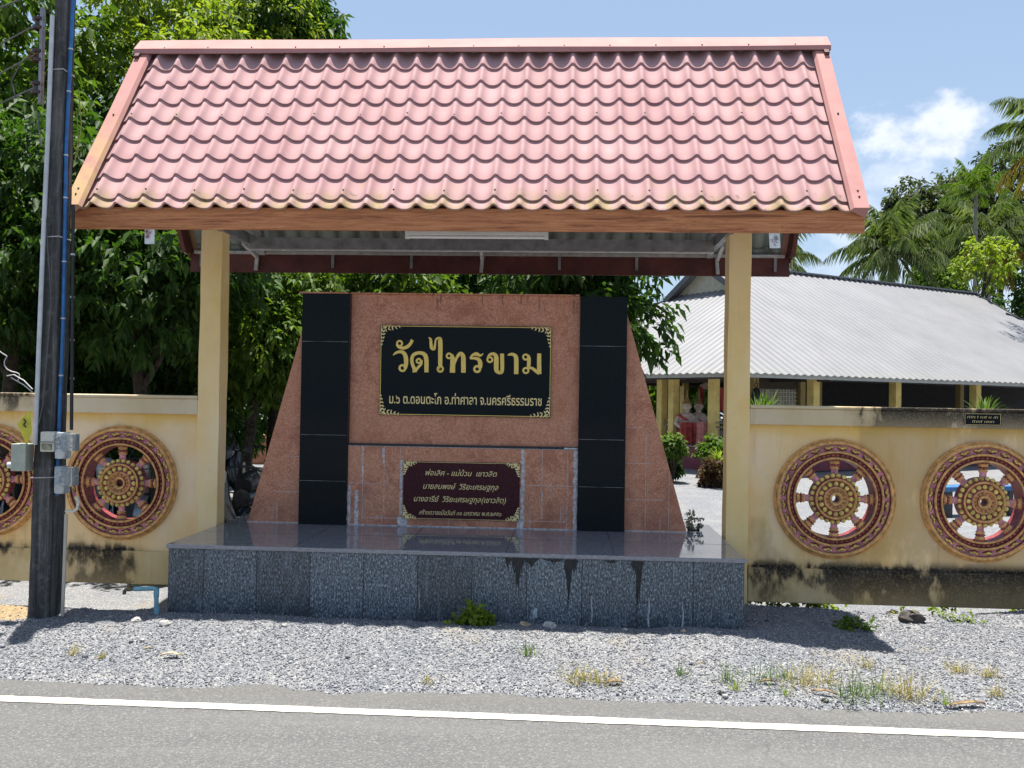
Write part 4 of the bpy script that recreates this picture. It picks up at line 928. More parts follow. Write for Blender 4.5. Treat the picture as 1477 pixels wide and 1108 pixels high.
tree(at(235, 11.2, YD), at(190, 10.9, 3.35), (1.55, 1.45, 1.15), 30, 2300, LF_DARK, 'dark leafy tree close behind the left wall, just under the roof end', G1, 25, tr=.10, leaf=(.13, .03))
tree(at(15, 11.0, YD), at(10, 10.8, 3.5), (1.3, 1.4, 1.25), 26, 1700, LF_DARK, 'dark leafy tree close behind the wall left of the pole', G1, 26, tr=.10, leaf=(.13, .03))
tree(at(10, 20, YD), at(10, 19.5, 3.6), (3.4, 1.5, 4.2), 44, 2600, LF_DARK, 'dark tree mass further back at the left edge, behind the other trees', G1, 21, leaf=(.26, .06), tr=.15)
tree(at(190, 21, YD), at(185, 20.5, 3.4), (3.0, 1.5, 3.8), 40, 2200, LF_DARK, 'dark tree further back, seen over the wheel right of the pole', G1, 22, leaf=(.26, .06), tr=.15)
tree(at(330, 20, YD), at(350, 19.5, 4.6), (2.2, 1.5, 3.0), 34, 1500, LF_DARK, 'dark tree further back, seen between the left post and the sign', G1, 23, leaf=(.24, .055), tr=.15)
tree(at(700, 15.5, YD), at(700, 15.2, 3.5), (2.3, 1.0, 1.2), 26, 1300, LF_DARK, 'dark tree further back behind the middle of the sign', G1, 24, leaf=(.19, .045), tr=.12)
# far palms and trees behind the hall
def palm(base, h, n, fl, lab, seed, mat=LF_PALM, droop=1.0, tr=.14, name='coconut_palm', lean=(0, 0), up0=(-.25, 1.25), group='palms behind the white-roofed hall', old=.0):
    r = np.random.default_rng(seed); t = thing(name, tuple(base), lab, 'palm', group); top = Vector((base[0]+lean[0], base[1]+lean[1], h))
    b = Vector(base); MB().tube([b.lerp(top, f)+Vector((lean[0]*.3*math.sin(f*3.1), 0, 0)) for f in np.linspace(0, 1, 10)], [tr*(1.15-.45*f) for f in np.linspace(0, 1, 10)], 10).build('trunk', BARK_P, t)
    C, D, LL = [], [], []; C2, D2, L2 = [], [], []; st = MB()
    for k in range(n):
        az = k*2.39996+r.uniform(-.2, .2); el = up0[1]-(up0[1]-up0[0])*(k/n)**.9+r.uniform(-.1, .1); L = fl*r.uniform(.8, 1.1)
        d = np.array([math.cos(az)*math.cos(el), math.sin(az)*math.cos(el), math.sin(el)]); p = np.array(top); pts = []; m_ = 26; isold = k > n*(1-old)
        for i in range(m_):
            f = i/(m_-1); pts.append(p.copy()); dd = d.copy(); dd[2] -= droop*1.5*f*f*(.5+.5*math.cos(el)); dd /= np.linalg.norm(dd); p = p+dd*L/m_
            side = np.cross(dd, [0, 0, 1]); side /= np.linalg.norm(side)+1e-9
            if i < 2: continue
            ll = L*.27*math.sin(math.pi*min(1, .12+f*.86))**.7
            for s in (-1, 1):
                for q in range(2):
                    (C2 if isold else C).append(p-dd*L/m_*q*.5); (D2 if isold else D).append(side*s*.75+dd*.6+np.array([0, 0, -.45-.5*f])+r.normal(0, .12, 3)); (L2 if isold else LL).append(ll*r.uniform(.85, 1.1))
        st.tube(pts[::5]+[pts[-1]], [.022*fl/3, .018*fl/3, .014*fl/3, .01*fl/3, .006*fl/3, .003, .002][:len(pts[::5])+1], 5)
    st.build('frond_stalks', simple('frond_stalk', (.16, .17, .05), .6), t)
    LL = np.array(LL); leaves('fronds', C, D, LL, LL*.020+.005, mat, t, .35, seed=seed)
    if C2: L2 = np.array(L2); leaves('old_fronds', C2, D2, L2, L2*.024+.006, LF_PALMY, t, .35, seed=seed+1)
    nuts = MB()
    if name == 'coconut_palm':
        for k in range(7): nuts.ball(Vector(top)+Vector((r.uniform(-.3, .3), r.uniform(-.3, .1), -.35-r.random()*.3)), .13, 8)
        nuts.build('coconuts', simple('coconut', (.14, .13, .04), .6), t)
    return t
palm(at(1283, 50, YD), 9.9, 30, 3.7, 'large coconut palm just right of the roof end, above the white hall', 31, up0=(-.55, 1.4))
palm(at(1095, 55, YD), 10.0, 26, 3.9, 'coconut palm mostly hidden by the right end of the shelter roof', 32, up0=(-.5, 1.3))
palm(at(1425, 58, YD), 12.2, 30, 4.0, 'coconut palm with yellowing lower fronds behind the slender palm', 33, up0=(-.7, 1.35), old=.25)
palm(at(1530, 33, YD), 11.3, 26, 3.1, 'nearest coconut palm with drooping yellow fronds at the right edge', 34, up0=(-.5, 1.2), old=.28)
palm(at(1405, 42, YD), 11.3, 18, 1.9, 'slender areca palm with a thin pale trunk above the hall roof', 35, name='areca_palm', tr=.11, droop=.8, up0=(-.1, 1.4), mat=LF_MID, group='')
G2 = 'broadleaf trees behind the hall'
def big(px, D_, zc, R, mat, lab, seed, sprays=1500, leaf=(.36, .11), nb=30, name='broadleaf_tree'):
    tree(at(px, D_, YD), at(px, D_, zc), R, nb, sprays, mat, lab, G2, seed, leaf=leaf, tr=.28, name=name, per=7, spread=.7, size=(.22, .40), limbs=7)
big(1352, 72, 15.6, (3.6, 3, 3.4), LF_GREY, 'dark grey-green crown with gaps, left of the slender palm', 41, 1900)
big(1440, 75, 17.0, (3.8, 3, 4.6), LF_GREY, 'tallest dark grey-green crown, below the right-edge palm', 42, 2000)
big(1505, 70, 10.5, (2.0, 2, 2.6), LF_DARK, 'dark tree at the right edge, lower than the grey crowns', 43, 1300)
big(1352, 62, 8.4, (1.3, 1.5, 3.2), LF_MID, 'narrow leafy mid green tree between the two coconut palms', 44, 1100, leaf=(.30, .10))
big(1392, 66, 7.6, (2.2, 2, 2.0), LF_DARK, 'low dark tree behind the small yellow-green tree', 45, 1100)
tree(at(1420, 37, YD), at(1420, 37, 7.25), (.92, .8, 1.0), 16, 190, LF_YEL, 'small airy yellow-green tree with pale trunk above the hall roof', G2, 46, leaf=(.17, .06), tr=.09, name='broadleaf_tree', size=(.18, .3), spread=.35, hollow=.6)
big(1462, 48, 4.6, (1.9, 1.2, 1.15), LF_MID, 'feathery low bush against the sky past the right end of the hall', 48, 420, leaf=(.20, .03), name='feathery_bush')
tree(at(1010, 42, YD), at(1000, 42, 2.6), (4.2, 1.5, 2.9), 34, 1600, LF_MID, 'leafy tree seen through the open left end of the hall', G2, 49, leaf=(.30, .10), tr=.2, name='broadleaf_tree')
tree(at(905, 45, YD), at(900, 45, 2.6), (3.6, 1.5, 3.4), 30, 1100, LF_DARK, 'dark tree behind the open left end of the hall', G2, 50, leaf=(.30, .10), tr=.2, name='broadleaf_tree')

# ------------------------------------------------------------------ the open-sided temple hall with its white sheet roof
P0 = Vector((4.83, 15.78, 0)); UU = Vector((.833, .553, 0)).normalized(); VV = Vector((-UU.y, UU.x, 0)); HZ0 = 2.34; PITCH = .603; HL = 22.5
def hw(u, v, z): p = P0+UU*u+VV*v; return (p.x, p.y, z)
ha = thing('temple_hall', hw(10, 6, YD), 'long open-sided temple hall with white corrugated hip roof and yellow columns behind the right wall', 'hall')
def m_sheet():
    m = Mat('white_roof_sheet', rough=.5, spec=.4)
    c = m.ramp(m.noise(.8, 5, .6), (.3, (.165, .165, .173)), (.7, (.205, .205, .213))); c = m.mix(m.rng(m.noise(6, 5, .65), .5, .75, 0, .25), c, (.155, .155, .155))
    p = m.xyz(); e = m.math('MULTIPLY', m.rng(p[2], 2.60, 2.34), m.rng(m.noise(3, 5, .6), .35, .6)); c = m.mix(m.math('MULTIPLY', e, .45), c, (.20, .20, .18))
    m.set(c); return m.m
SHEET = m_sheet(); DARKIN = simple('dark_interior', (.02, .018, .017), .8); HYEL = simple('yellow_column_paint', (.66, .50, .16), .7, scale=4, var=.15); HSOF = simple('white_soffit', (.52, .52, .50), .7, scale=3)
def hb(m, u0, u1, v0, v1, z0, z1, mi=0):
    q = [hw(u, v, z) for z in (z0, z1) for u, v in ((u0, v0), (u1, v0), (u1, v1), (u0, v1))]
    return m.add(q, [(0, 3, 2, 1), (4, 5, 6, 7), (0, 1, 5, 4), (1, 2, 6, 5), (2, 3, 7, 6), (3, 0, 4, 7)], mi)
GU = 4.5   # the hip faces stop at the gablets
per = .27
def corr(s): return .018*math.cos(2*math.pi*s/per)
m = MB()
us = np.arange(0, HL+.001, per/6)
for back in (0, 1):
    rows = [[], [], []]
    for u in us:
        vt = 6 if GU-.35 <= u <= HL-GU+.35 else min(u if u < GU else HL-u, 6)
        for k, f in enumerate((-.12 if vt > .2 else 0, .5, 1.0)):
            v = vt*f if f > 0 else f; rows[k].append(hw(u, v if not back else 12-v, HZ0+max(v, -.12)*PITCH+corr(u)))
    m.grid(rows, 0, True, flip=bool(back))
vs_ = np.arange(0, 12.001, per/6)
for side in (0, 1):
    rows = [[], [], []]
    for v in vs_:
        ut = min(v, 12-v, GU)
        for k, f in enumerate((-.12 if ut > .2 else 0, .5, 1.0)):
            u = ut*f if f > 0 else f; rows[k].append(hw(u if not side else HL-u, v, HZ0+u*PITCH+corr(v)))
    m.grid(rows, 0, True, flip=not side)
m.build('roof_sheets', SHEET, ha)
zr = HZ0+6*PITCH
m = MB()
for a, b in (((GU-.35, 6, zr), (HL-GU+.35, 6, zr)),): m.bar(hw(a[0], 6, zr+.03), hw(b[0], 6, zr+.03), .28, .05)
m.build('ridge_cap', simple('grey_ridge', (.15, .155, .16), .5, scale=4), ha)
m = MB()
for s in (0, 1):
    for a, b in (((0, 0), (GU, GU)), ((0, 12), (GU, 12-GU))):
        q = lambda p: hw(p[0] if not s else HL-p[0], p[1], HZ0+min(p[0], 12)*PITCH+.03); m.bar(q(a), q(b), .14, .03)
m.build('hip_flashing', SHEET, ha)
GAB = simple('beige_gablet', (.46, .42, .32), .7, scale=6)
for s in (0, 1):
    f = (lambda u: u) if not s else (lambda u: HL-u)
    m = MB(); m.add([hw(f(GU), GU-.1, HZ0+GU*PITCH-.1), hw(f(GU), 12.1-GU, HZ0+GU*PITCH-.1), hw(f(GU), 6, zr-.02)], [(0, 1, 2)])
    m.add([hw(f(GU)+.01, GU-.1, HZ0+GU*PITCH-.1), hw(f(GU)+.01, 12.1-GU, HZ0+GU*PITCH-.1), hw(f(GU)+.01, 6, zr-.02)], [(2, 1, 0)])
    m.build('gablet', GAB, ha)
m = MB()
for s in (0, 1):
    u = GU-.36 if not s else HL-GU+.36
    for v0 in (GU-.2, 12.2-GU): m.bar(hw(u, v0, HZ0+min(v0, 12-v0)*PITCH-.06), hw(u, 6, zr-.04), .04, .18)
m.build('gablet_board', simple('dark_grey_board', (.07, .075, .085), .6), ha)
m = MB()
hb(m, .05, HL-.05, .02, .05, HZ0-.17, HZ0-.015); hb(m, .05, HL-.05, 11.95, 11.98, HZ0-.17, HZ0-.015); hb(m, .02, .05, .05, 11.95, HZ0-.17, HZ0-.015); hb(m, HL-.05, HL-.02, .05, 11.95, HZ0-.17, HZ0-.015)
m.build('eave_fascia', simple('grey_fascia', (.42, .43, .40), .7, scale=4), ha)
m = MB(); hb(m, .06, HL-.06, .06, 11.94, HZ0-.03, HZ0-.022); m.build('ceiling', HSOF, ha)
m = MB()
for v in (11.6, 10.9): hb(m, .3, HL-.3, v, v+.12, HZ0-.22, HZ0-.04)
for u in (.4, 3.8): hb(m, u, u+.1, .5, 11.4, HZ0-.2, HZ0-.04)
m.build('ceiling_beam', simple('dark_timber', (.05, .035, .028), .7), ha)
m = MB(); hb(m, .9, HL-.9, .9, 11.1, -.6, .36); m.build('base', simple('maroon_base_paint', (.19, .028, .048), .6, scale=3, var=.2), ha)
m = MB(); hb(m, .86, HL-.86, .86, 11.14, .361, .385); m.build('floor_slab', simple('grey_floor', (.26, .26, .27), .35), ha)
MB().add([hw(.7, .7, YD+.012), hw(HL, .7, YD+.012), hw(HL, .9, YD+.012), hw(.7, .9, YD+.012)], [(0, 1, 2, 3)]).build('base_strip', simple('dark_strip', (.06, .06, .06), .9), ha)  # flat dark strip on the ground along the hall's front base
def col(u, v, w=.24, z0=.3855, mat=None, z1=HZ0-.032): m = MB(); hb(m, u-w/2, u+w/2, v-w/2, v+w/2, z0, z1); m.build('column', mat or HYEL, ha, bevel=.01)
for u in (3.8, 7.15, 10.9, 14.5, 18.2, 21.4): col(u, 1.06); 
for u in (1.1, 4.4, 7.8, 11.2, 14.6, 18, 21.3): col(u, 10.9)
for v in (1.95, 3.55, 4.05, 7.4): col(1.08, v, .22)
for u, v in ((2.75, 2.2), (5.0, 2.6), (6.6, 3.4), (10.2, 3.4), (13.6, 3.4)): col(u, v, .2, mat=simple('shaded_column_paint', (.34, .25, .09), .7, scale=4))  # inner columns: the column yellow darkened, the hall's shade put into the colour
# rear room: walls coloured black for the interior's shade, with pierced vent blocks
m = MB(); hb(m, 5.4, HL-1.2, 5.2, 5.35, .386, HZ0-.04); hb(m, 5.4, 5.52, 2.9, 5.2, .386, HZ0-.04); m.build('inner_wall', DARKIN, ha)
m = MB()
hb(m, 2.95, 4.9, 2.62, 2.66, 1.95, HZ0-.04, 1); hb(m, 2.95, 4.9, 2.62, 2.66, .386, 1.38, 1)
for a in np.arange(2.95, 4.92, .115): hb(m, a, a+.028, 2.62, 2.66, 1.38, 1.95)
for z in np.arange(1.38, 1.96, .115): hb(m, 2.95, 4.9, 2.63, 2.655, z, z+.028)
for i, a in enumerate(np.arange(3.02, 4.85, .115)):
    for z in np.arange(1.45, 1.93, .115): m.bar(hw(a-.03, 2.64, z-.03), hw(a+.03, 2.64, z+.03), .02, .02)
hb(m, 2.95, 4.9, 2.80, 2.82, 1.2, 2.1, 1)
m.build('vent_block_panel', [simple('pale_vent_block', (.55, .52, .42), .8), simple('brown_panel', (.06, .045, .03), .8)], ha)
# railing along the open end
m = MB()
for z in (1.02, .91, .47): m.bar(hw(1.08, 1.0, z), hw(1.08, 8, z), .035, .035); m.bar(hw(1.08, 1.0, z), hw(3.7, 1.06, z), .035, .035)
for v in np.arange(1.1, 8, .11): m.bar(hw(1.08, v, .385), hw(1.08, v, .91), .014, .014)
for v in np.arange(1.1, 8, 1.2): m.bar(hw(1.08, v, .385), hw(1.08, v, 1.02), .04, .04)
for u in np.arange(1.2, 3.7, .11): m.bar(hw(u, 1.06, .385), hw(u, 1.06, .91), .014, .014)
m.build('railing', simple('railing_steel', (.20, .17, .16), .5, .5), ha)
# bell, draped cloth and guardian figures inside
p = hw(2.35, 1.7, 0); t = thing('hanging_bell', (p[0], p[1], 1.75), 'dark bronze bell hanging under the hall eave just right of the right post', 'bell')
MB().lathe([(.17, -.30), (.15, -.27), (.13, -.05), (.10, .08), (.05, .13), (0, .14)], (p[0], p[1], 1.82), n=20).build('bell_body', simple('dark_bronze', (.03, .03, .032), .4, .6), t)
MB().tube([(p[0]-.0, p[1], 1.95), (p[0]-.04, p[1], 2.0), (p[0]-.03, p[1], 2.06), (p[0], p[1], 2.09), (p[0]+.03, p[1], 2.06), (p[0]+.04, p[1], 2.0), (p[0], p[1], 1.95)], .014, 8).tube([(p[0], p[1], 2.08), (p[0], p[1], 2.30)], .008, 6).build('bell_loop', BLK, t)
REDC = simple('red_cloth', (.48, .075, .065), .8, scale=12, var=.35); PINKC = simple('pink_cloth', (.56, .22, .20), .8, scale=12, var=.3); IVORY = simple('ivory_paint', (.62, .50, .42), .6, scale=20, var=.25)
def drape(m, a, b, z0, z1, n, mi, seed):
    r = random.Random(seed); rows = []
    for k in range(9):
        f = k/8; rows.append([tuple(Vector(a).lerp(Vector(b), i/n)+VV*(-.05*math.sin(i*1.9+seed)*(.5+f))+Vector((0, 0, z0+(z1-z0)*f+(.03*math.sin(i*1.1+seed) if k == 8 else 0)))) for i in range(n+1)])
    m.grid(rows, mi, True); return m
def figure(px, D_, lab, s, seed):
    c = at(px, D_, .386); t = thing('guardian_figure', tuple(c), lab, 'statue', 'guardian figures in the hall'); m = MB()
    m.lathe([(.27, 0), (.30, .10), (.25, .30), (.19, .42), (.17, .50), (.22, .66), (.235, .76), (.17, .84), (.075, .87), (.07, .92), (.105, .97), (.115, 1.04), (.10, 1.10), (.11, 1.115), (.085, 1.16), (.07, 1.19), (.075, 1.20), (.045, 1.27), (.03, 1.36), (.012, 1.50), (0, 1.54)], tuple(c), n=22, flat=.8)
    for q in (-1, 1): m.tube([c+Vector((q*.22, 0, .74)), c+Vector((q*.30, -.06, .56)), c+Vector((q*.20, -.22, .46)), c+Vector((q*.03, -.27, .58))], [.075, .06, .05, .04], 10)
    for q in (-1, 1): m.ball(c+Vector((q*.115, 0, 1.04)), (.02, .03, .05), 8)
    m.ball(c+Vector((0, -.1, 1.03)), (.018, .03, .025), 8)
    m.build('figure_body', IVORY, t)
    m = MB().lathe([(.118, 1.10), (.122, 1.12), (.095, 1.165), (.078, 1.19), (.085, 1.205), (.05, 1.275), (.034, 1.365), (.014, 1.51), (0, 1.56)], tuple(c), n=20); m.build('crown_headdress', simple('dull_gold', (.36, .25, .10), .45, .4, scale=30, var=.3), t)
    m = MB().tube([c+Vector((-.22, -.05, .80)), c+Vector((-.05, -.20, .66)), c+Vector((.12, -.22, .50)), c+Vector((.22, -.08, .40))], [.05, .055, .055, .05], 8); m.lathe([(.285, .02), (.315, .10), (.268, .31), (.205, .42)], tuple(c), n=22, flat=.82); m.build('sash', REDC, t)
figure(991, 25.5, 'left ivory guardian figure with pointed gold crown and red sash behind the railing', 1, 1)
figure(1008, 25.9, 'right ivory guardian figure with pointed gold crown, next to the dark column', 1, 2)
for k, (px, D_, w, z0, z1, mt, lab) in enumerate(((994, 24.7, .62, 1.0, .42, REDC, 'red cloth draped in folds over the railing below the left guardian figure'), (1013, 24.3, .42, 1.02, .40, PINKC, 'pink cloth draped over the railing below the right guardian figure'), (1034, 25.2, .25, 1.05, .6, PINKC, 'pink cloth hung just left of the right yellow post'), (1011, 26.5, .16, 2.0, 1.48, REDC, 'red cloth strip hanging left of the dark column, above the guardian figures'), (1039, 25.6, .3, 1.95, 1.3, REDC, 'red cloth hanging high beside the right yellow post'))):
    c = at(px, D_, 0); a, b = c-UU*w/2, c+UU*w/2; tag(drape(MB(), a, b, z0, z1, 12, 0, k).build('draped_cloth', mt, loc=(c.x, c.y, z0)), lab, 'cloth', 'cloths draped in the hall')
c = at(1014, 26.6, 1.98); tag(MB().tube([c-UU*.14+Vector((0, 0, -.08)), c-UU*.06, c+UU*.1+Vector((0, 0, .03)), c+UU*.3], [.03, .07, .10, .10], 12).build('carved_trunk', IVORY, loc=c), 'pale carved head with a short trunk above the guardian figures, red cloth on it', 'carving')

# ------------------------------------------------------------------ shrubs and small plants
def shrub(px, D_, z0, zc, R, mat, lab, seed, n=260, leaf=(.09, .03), stem=True, group='shrubs by the hall'):
    b = at(px, D_, z0); t = thing('round_shrub', tuple(b), lab, 'shrub', group); m = MB()
    for k in range(4): limb(m, b, b+Vector((math.cos(k*1.7)*R[0]*.5, math.sin(k*1.7)*R[1]*.5, zc-z0)), .022, .008, seed+k)
    m.build('stems', BARK, t); C, D = crown_points(sub_blobs((b.x, b.y, zc), R, 12, seed, (.35, .5)), n, seed, 7, .16); leaves('foliage', C, D, leaf[0], leaf[1], mat, t, .2, seed=seed)
shrub(972, 20.6, YD, .55, (.19, .2, .20), LF_MID, 'clipped green shrub beside the right wing of the sign', 51)
shrub(968, 20.9, YD, .05, (.13, .15, .25), LF_DARK, 'low dark shrub at the foot of the clipped shrub by the sign', 54, 160)
shrub(1030, 20.2, YD, .52, (.22, .22, .20), LF_MID, 'clipped green shrub just left of the right yellow post', 52)
shrub(1033, 19.7, YD, .05, (.18, .2, .26), LF_RED, 'copper-leaved shrub in front of the right clipped shrub', 53, 240)
def spiky(p, h, n, lab, seed, mat, w=.016, spread=.8, droop=.35, group=None, name='spiky_plant', cat='plant', Ls=(.7, 1.1), kind=None, base=.04):
    r = np.random.default_rng(seed); a = r.uniform(0, 6.283, n); e = r.uniform(.25, 1.4, n); D = np.stack([np.cos(a)*np.cos(e)*spread, np.sin(a)*np.cos(e)*spread, np.sin(e)], -1)
    V, F = [], []
    for i in range(n):
        L = h*r.uniform(*Ls); d = D[i]/np.linalg.norm(D[i]); s = np.cross(d, [0, 0, 1]); s /= np.linalg.norm(s)+1e-9; q = np.array(p)+np.append(r.normal(0, h*base, 2), 0); b = len(V); k = 5
        for j in range(k+1):
            f = j/k; c = q+d*L*f-np.array([0, 0, 1.])*L*droop*f*f; ww = w*(1-f)**.6*(.6+.4*min(1, f*4)); V += [c-s*ww/2, c+s*ww/2]
        F += [(b+2*j, b+2*j+1, b+2*j+3, b+2*j+2) for j in range(k)]
    o = np_obj(name, np.array(V)-np.array(p), F, mat); o.location = p; tag(o, lab, cat, group); return o
spiky(at(1098, 10.6, 1.36), .60, 80, 'spiky green plant behind the wall right next to the right post', 61, LF_MID, .03)
spiky(at(1420, 10.4, 1.42), .48, 56, 'small spiky plant behind the wall above the black wall plaque', 62, LF_MID, .018)
spiky(at(1038, 19.3, .35), .45, 40, 'yellow-green spiky leaves left of the right post, over the clipped shrub', 63, LF_YEL, .03)
for k, (x, y, z, h, lab) in enumerate(((-2.98, 2.2, -.25, .95, 'broad green leaves behind the wheel right of the utility pole'),)): spiky((x, y, z), h, 14, lab, 64, LF_YEL, .14, .5, .3)
for k, (px, D_, h) in enumerate(((1098, 9, 0),)): pass
def onground(x, y):
    for _ in range(3):
        k = (1.6-float(gz(x, y)))/1.6 if _ == 0 else k; xx, yy = .787+(x-.787)*k, -6.498+(y+6.498)*k; k = (1.6-float(gz(xx, yy)))/1.6
    return xx, yy
def tuft(x, y, h, n, mat, lab, seed, w=.005, group='grass tufts on the gravel verge', name='grass_tuft'):
    x, y = onground(x, y)
    return spiky((x, y, float(gz(x, y))-.005), h*1.5, int(n*1.6), lab, seed, mat, w, .75, .25, group, name, 'grass', (.35, 1.15), base=.26 if n > 28 else .14)
TF = [(.571, -.729, .09, 26, LF_MID, 'thin green grass tuft in the gravel right of the weed clump'), (.90, -1.235, .11, 46, LF_DRY, 'wide dry grass tuft left of the dry leaf near the road, middle of the verge'), (1.03, -1.26, .09, 34, LF_DRY, 'dry grass tuft touching the brown leaf in mid verge'),
      (1.469, -1.06, .08, 18, LF_MID, 'lone thin green grass tuft below the rightmost black stain'), (1.73, -1.13, .10, 24, LF_MID, 'small green grass tuft left of the cluster near the road'), (1.74, -1.28, .06, 20, LF_YEL, 'flat yellow-green grass tuft nearest the road edge, left of the cluster'),
      (1.94, -1.13, .12, 30, LF_MID, 'green tuft with dark dead leaf at its foot'), (2.13, -1.16, .14, 34, LF_DRY, 'tall straw-coloured tuft left of centre in the right cluster'), (2.08, -1.02, .08, 18, LF_MID, 'short green tuft behind the straw-coloured tuft'), (2.27, -1.08, .12, 40, LF_DRY, 'sparse wide straw tuft in the right cluster'),
      (2.36, -1.36, .11, 48, LF_MID, 'dense green tuft beside the curled brown leaf'), (2.47, -1.30, .13, 30, LF_MID, 'taller green tuft just right of the dense one'), (2.66, -1.30, .14, 62, LF_DRY, 'large dense straw tuft left of the long dry leaf'), (2.62, -.74, .08, 30, LF_DRY, 'straw tuft beyond the tip of the roof shadow'),
      (2.83, -1.42, .07, 18, LF_YEL, 'small tuft at the tip of the long dry leaf'), (3.17, -1.25, .08, 26, LF_DRY, 'round dry tuft at the right end of the verge'), (3.16, -.80, .07, 40, LF_DRY, 'matted dry grass patch on the right of the verge'), (3.30, -.86, .06, 34, LF_DRY, 'second matted dry patch, right of the first'),
      (-2.16, -1.04, .07, 18, LF_DRY, 'small dry tuft on the left of the verge'), (-1.95, -1.10, .04, 26, LF_DRY, 'flat dry grass right of the left tuft'), (.05, -1.35, .05, 14, LF_DRY, 'faint dry tuft near the road below the weed clump'), (2.0, -1.38, .05, 16, LF_YEL, 'tiny pale tuft near the road in the right cluster')]
for k, a in enumerate(TF): tuft(a[0], a[1], a[2]*1.15, a[3], a[4], a[5], 70+k)
def weed(x, y, R, n, mat, lab, seed, leaf=(.045, .016)):
    z = float(gz(x, y)); t = thing('weed_clump', (x, y, z), lab, 'weed', 'weeds on the ground'); C, D = crown_points(sub_blobs((x, y, z+R[2]*.5), R, 9, seed, (.35, .5), .2), n, seed, 6, .07)
    C[:, 2] = np.maximum(C[:, 2], z+.004); m = MB()
    for k in range(5): m.tube([(x, y, z-.01), (x+R[0]*.6*math.cos(k*1.3), y+R[1]*.6*math.sin(k*1.3), z+R[2]*.7)], .003, 5)
    m.build('stems', LF_DARK, t); leaves('foliage', C, D+np.array([0, 0, .35]), leaf[0], leaf[1], mat, t, .1, seed=seed)
weed(.15, -.24, (.11, .06, .065), 60, LF_YEL, 'leafy green weed clump at the foot of the plinth front', 91); weed(.27, -.17, (.07, .05, .07), 26, LF_MID, 'small weed right beside the leafy clump at the plinth', 92, (.035, .012))
weed(2.60, 1.45, (.35, .14, .14), 90, LF_MID, 'green weeds under the wall right of the right post', 93); weed(2.98, 1.4, (.18, .12, .18), 70, LF_YEL, 'yellow-green weeds under the wall below the wheel', 94)
weed(3.62, 1.2, (.26, .1, .16), 80, LF_YEL, 'bright weeds under the wall between the two wheels', 95); weed(4.25, 1.25, (.24, .1, .13), 60, LF_YEL, 'bright weeds under the wall at the right edge', 96); weed(2.85, .28, (.13, .08, .035), 34, LF_MID, 'flat weed in the corner of the roof shadow', 97)
weed(3.75, .55, (.12, .05, .03), 16, LF_YEL, 'scattered pale weed on the gravel below the right wheel', 98, (.03, .01))
# fallen leaves, stones, concrete lumps
DRYL = simple('dry_leaf', (.26, .17, .08), .75, scale=30, var=.4); DRYP = simple('pale_dry_leaf', (.42, .36, .24), .75, scale=30, var=.3)
def dead(x, y, L, w, ang, mat, lab, seed):
    x, y = onground(x, y); L *= .85; w *= .6
    r = random.Random(seed); z = float(gz(x, y))+.008; rows = []
    for i in range(9):
        f = i/8; ww = w*math.sin(math.pi*(.06+f*.9))**.8; c = Vector((x+math.cos(ang)*L*(f-.5), y+math.sin(ang)*L*(f-.5), z+.014*math.sin(f*3)+r.uniform(0, .006))); s = Vector((-math.sin(ang), math.cos(ang), 0))
        rows.append([c-s*ww+Vector((0, 0, .006)), c-s*ww*.5, c+Vector((0, 0, -.002)), c+s*ww*.5, c+s*ww+Vector((0, 0, .008))])
    tag(MB().grid(rows).build('fallen_leaf', mat, loc=(x, y, z)), lab, 'leaf', 'fallen leaves on the verge')
dead(2.93, -1.45, .26, .028, .25, DRYL, 'long curled brown leaf near the road on the far right', 1); dead(2.22, -1.33, .16, .022, -.4, DRYL, 'curled brown leaf beside the dense green tuft', 2); dead(1.08, -1.28, .12, .024, .2, DRYL, 'brown leaf at the foot of the dry tuft in mid verge', 3)
dead(1.95, -1.17, .10, .018, -.2, DRYL, 'dark dead leaf under a green tuft in the right cluster', 4); dead(-1.55, -1.05, .16, .03, .1, DRYP, 'pale crumpled leaf on the left of the verge', 5); dead(-1.75, -.93, .06, .015, .5, DRYP, 'small pale leaf behind the crumpled leaf', 6); dead(1.62, -.86, .07, .014, .2, DRYP, 'small pale leaf in the gravel right of centre', 7)
def rock(x, y, r, mat, lab, seed, fl=.6):
    x, y = onground(x, y)
    q = random.Random(seed); m = MB(); m.ball((x, y, float(gz(x, y))+r*fl*.45), (r, r*.8, r*fl), 9); m.v = [tuple(a+q.uniform(-.16, .16)*r for a in p) for p in m.v]; m.sm = [False]*len(m.sm)
    tag(m.build('rock', mat, loc=(x, y, float(gz(x, y)))), lab, 'rock', 'rocks on the verge')
LUMP = simple('pale_concrete_lump', (.46, .44, .40), .9, scale=40, var=.3); TANR = simple('tan_stone', (.45, .33, .21), .9, scale=30, var=.3); DKR = simple('dark_mud', (.07, .06, .055), .95, scale=30, var=.4)
rock(.53, -.03, .045, TANR, 'tan broken tile piece against the plinth front', 1, .35); rock(.70, -.05, .05, LUMP, 'pale concrete lump against the plinth front beside the tan piece', 2); rock(-1.93, -.29, .04, LUMP, 'pale lump left of the plinth near the tap', 3); rock(-2.16, -.22, .035, LUMP, 'bluish pale lump between the tap and the pole', 4); rock(-1.12, -.22, .025, LUMP, 'white pebble in front of the plinth, left half', 5)
rock(3.38, .58, .10, DKR, 'dark mud lump under the wall between the two right wheels', 6, .5); rock(3.28, .70, .06, DKR, 'small mud lump beside the larger dark one', 7, .6); rock(1.62, -.03, .022, TANR, 'tiny tan stone at the right foot of the plinth', 8); rock(1.22, -.06, .02, LUMP, 'tiny pale stone at the plinth foot below the rightmost stain', 9)
rock(1.62, -1.60, .022, BLK, 'black bit of asphalt at the road edge, left one', 10, .5); rock(2.14, -1.63, .020, BLK, 'black bit of asphalt at the road edge, right one', 11, .5)
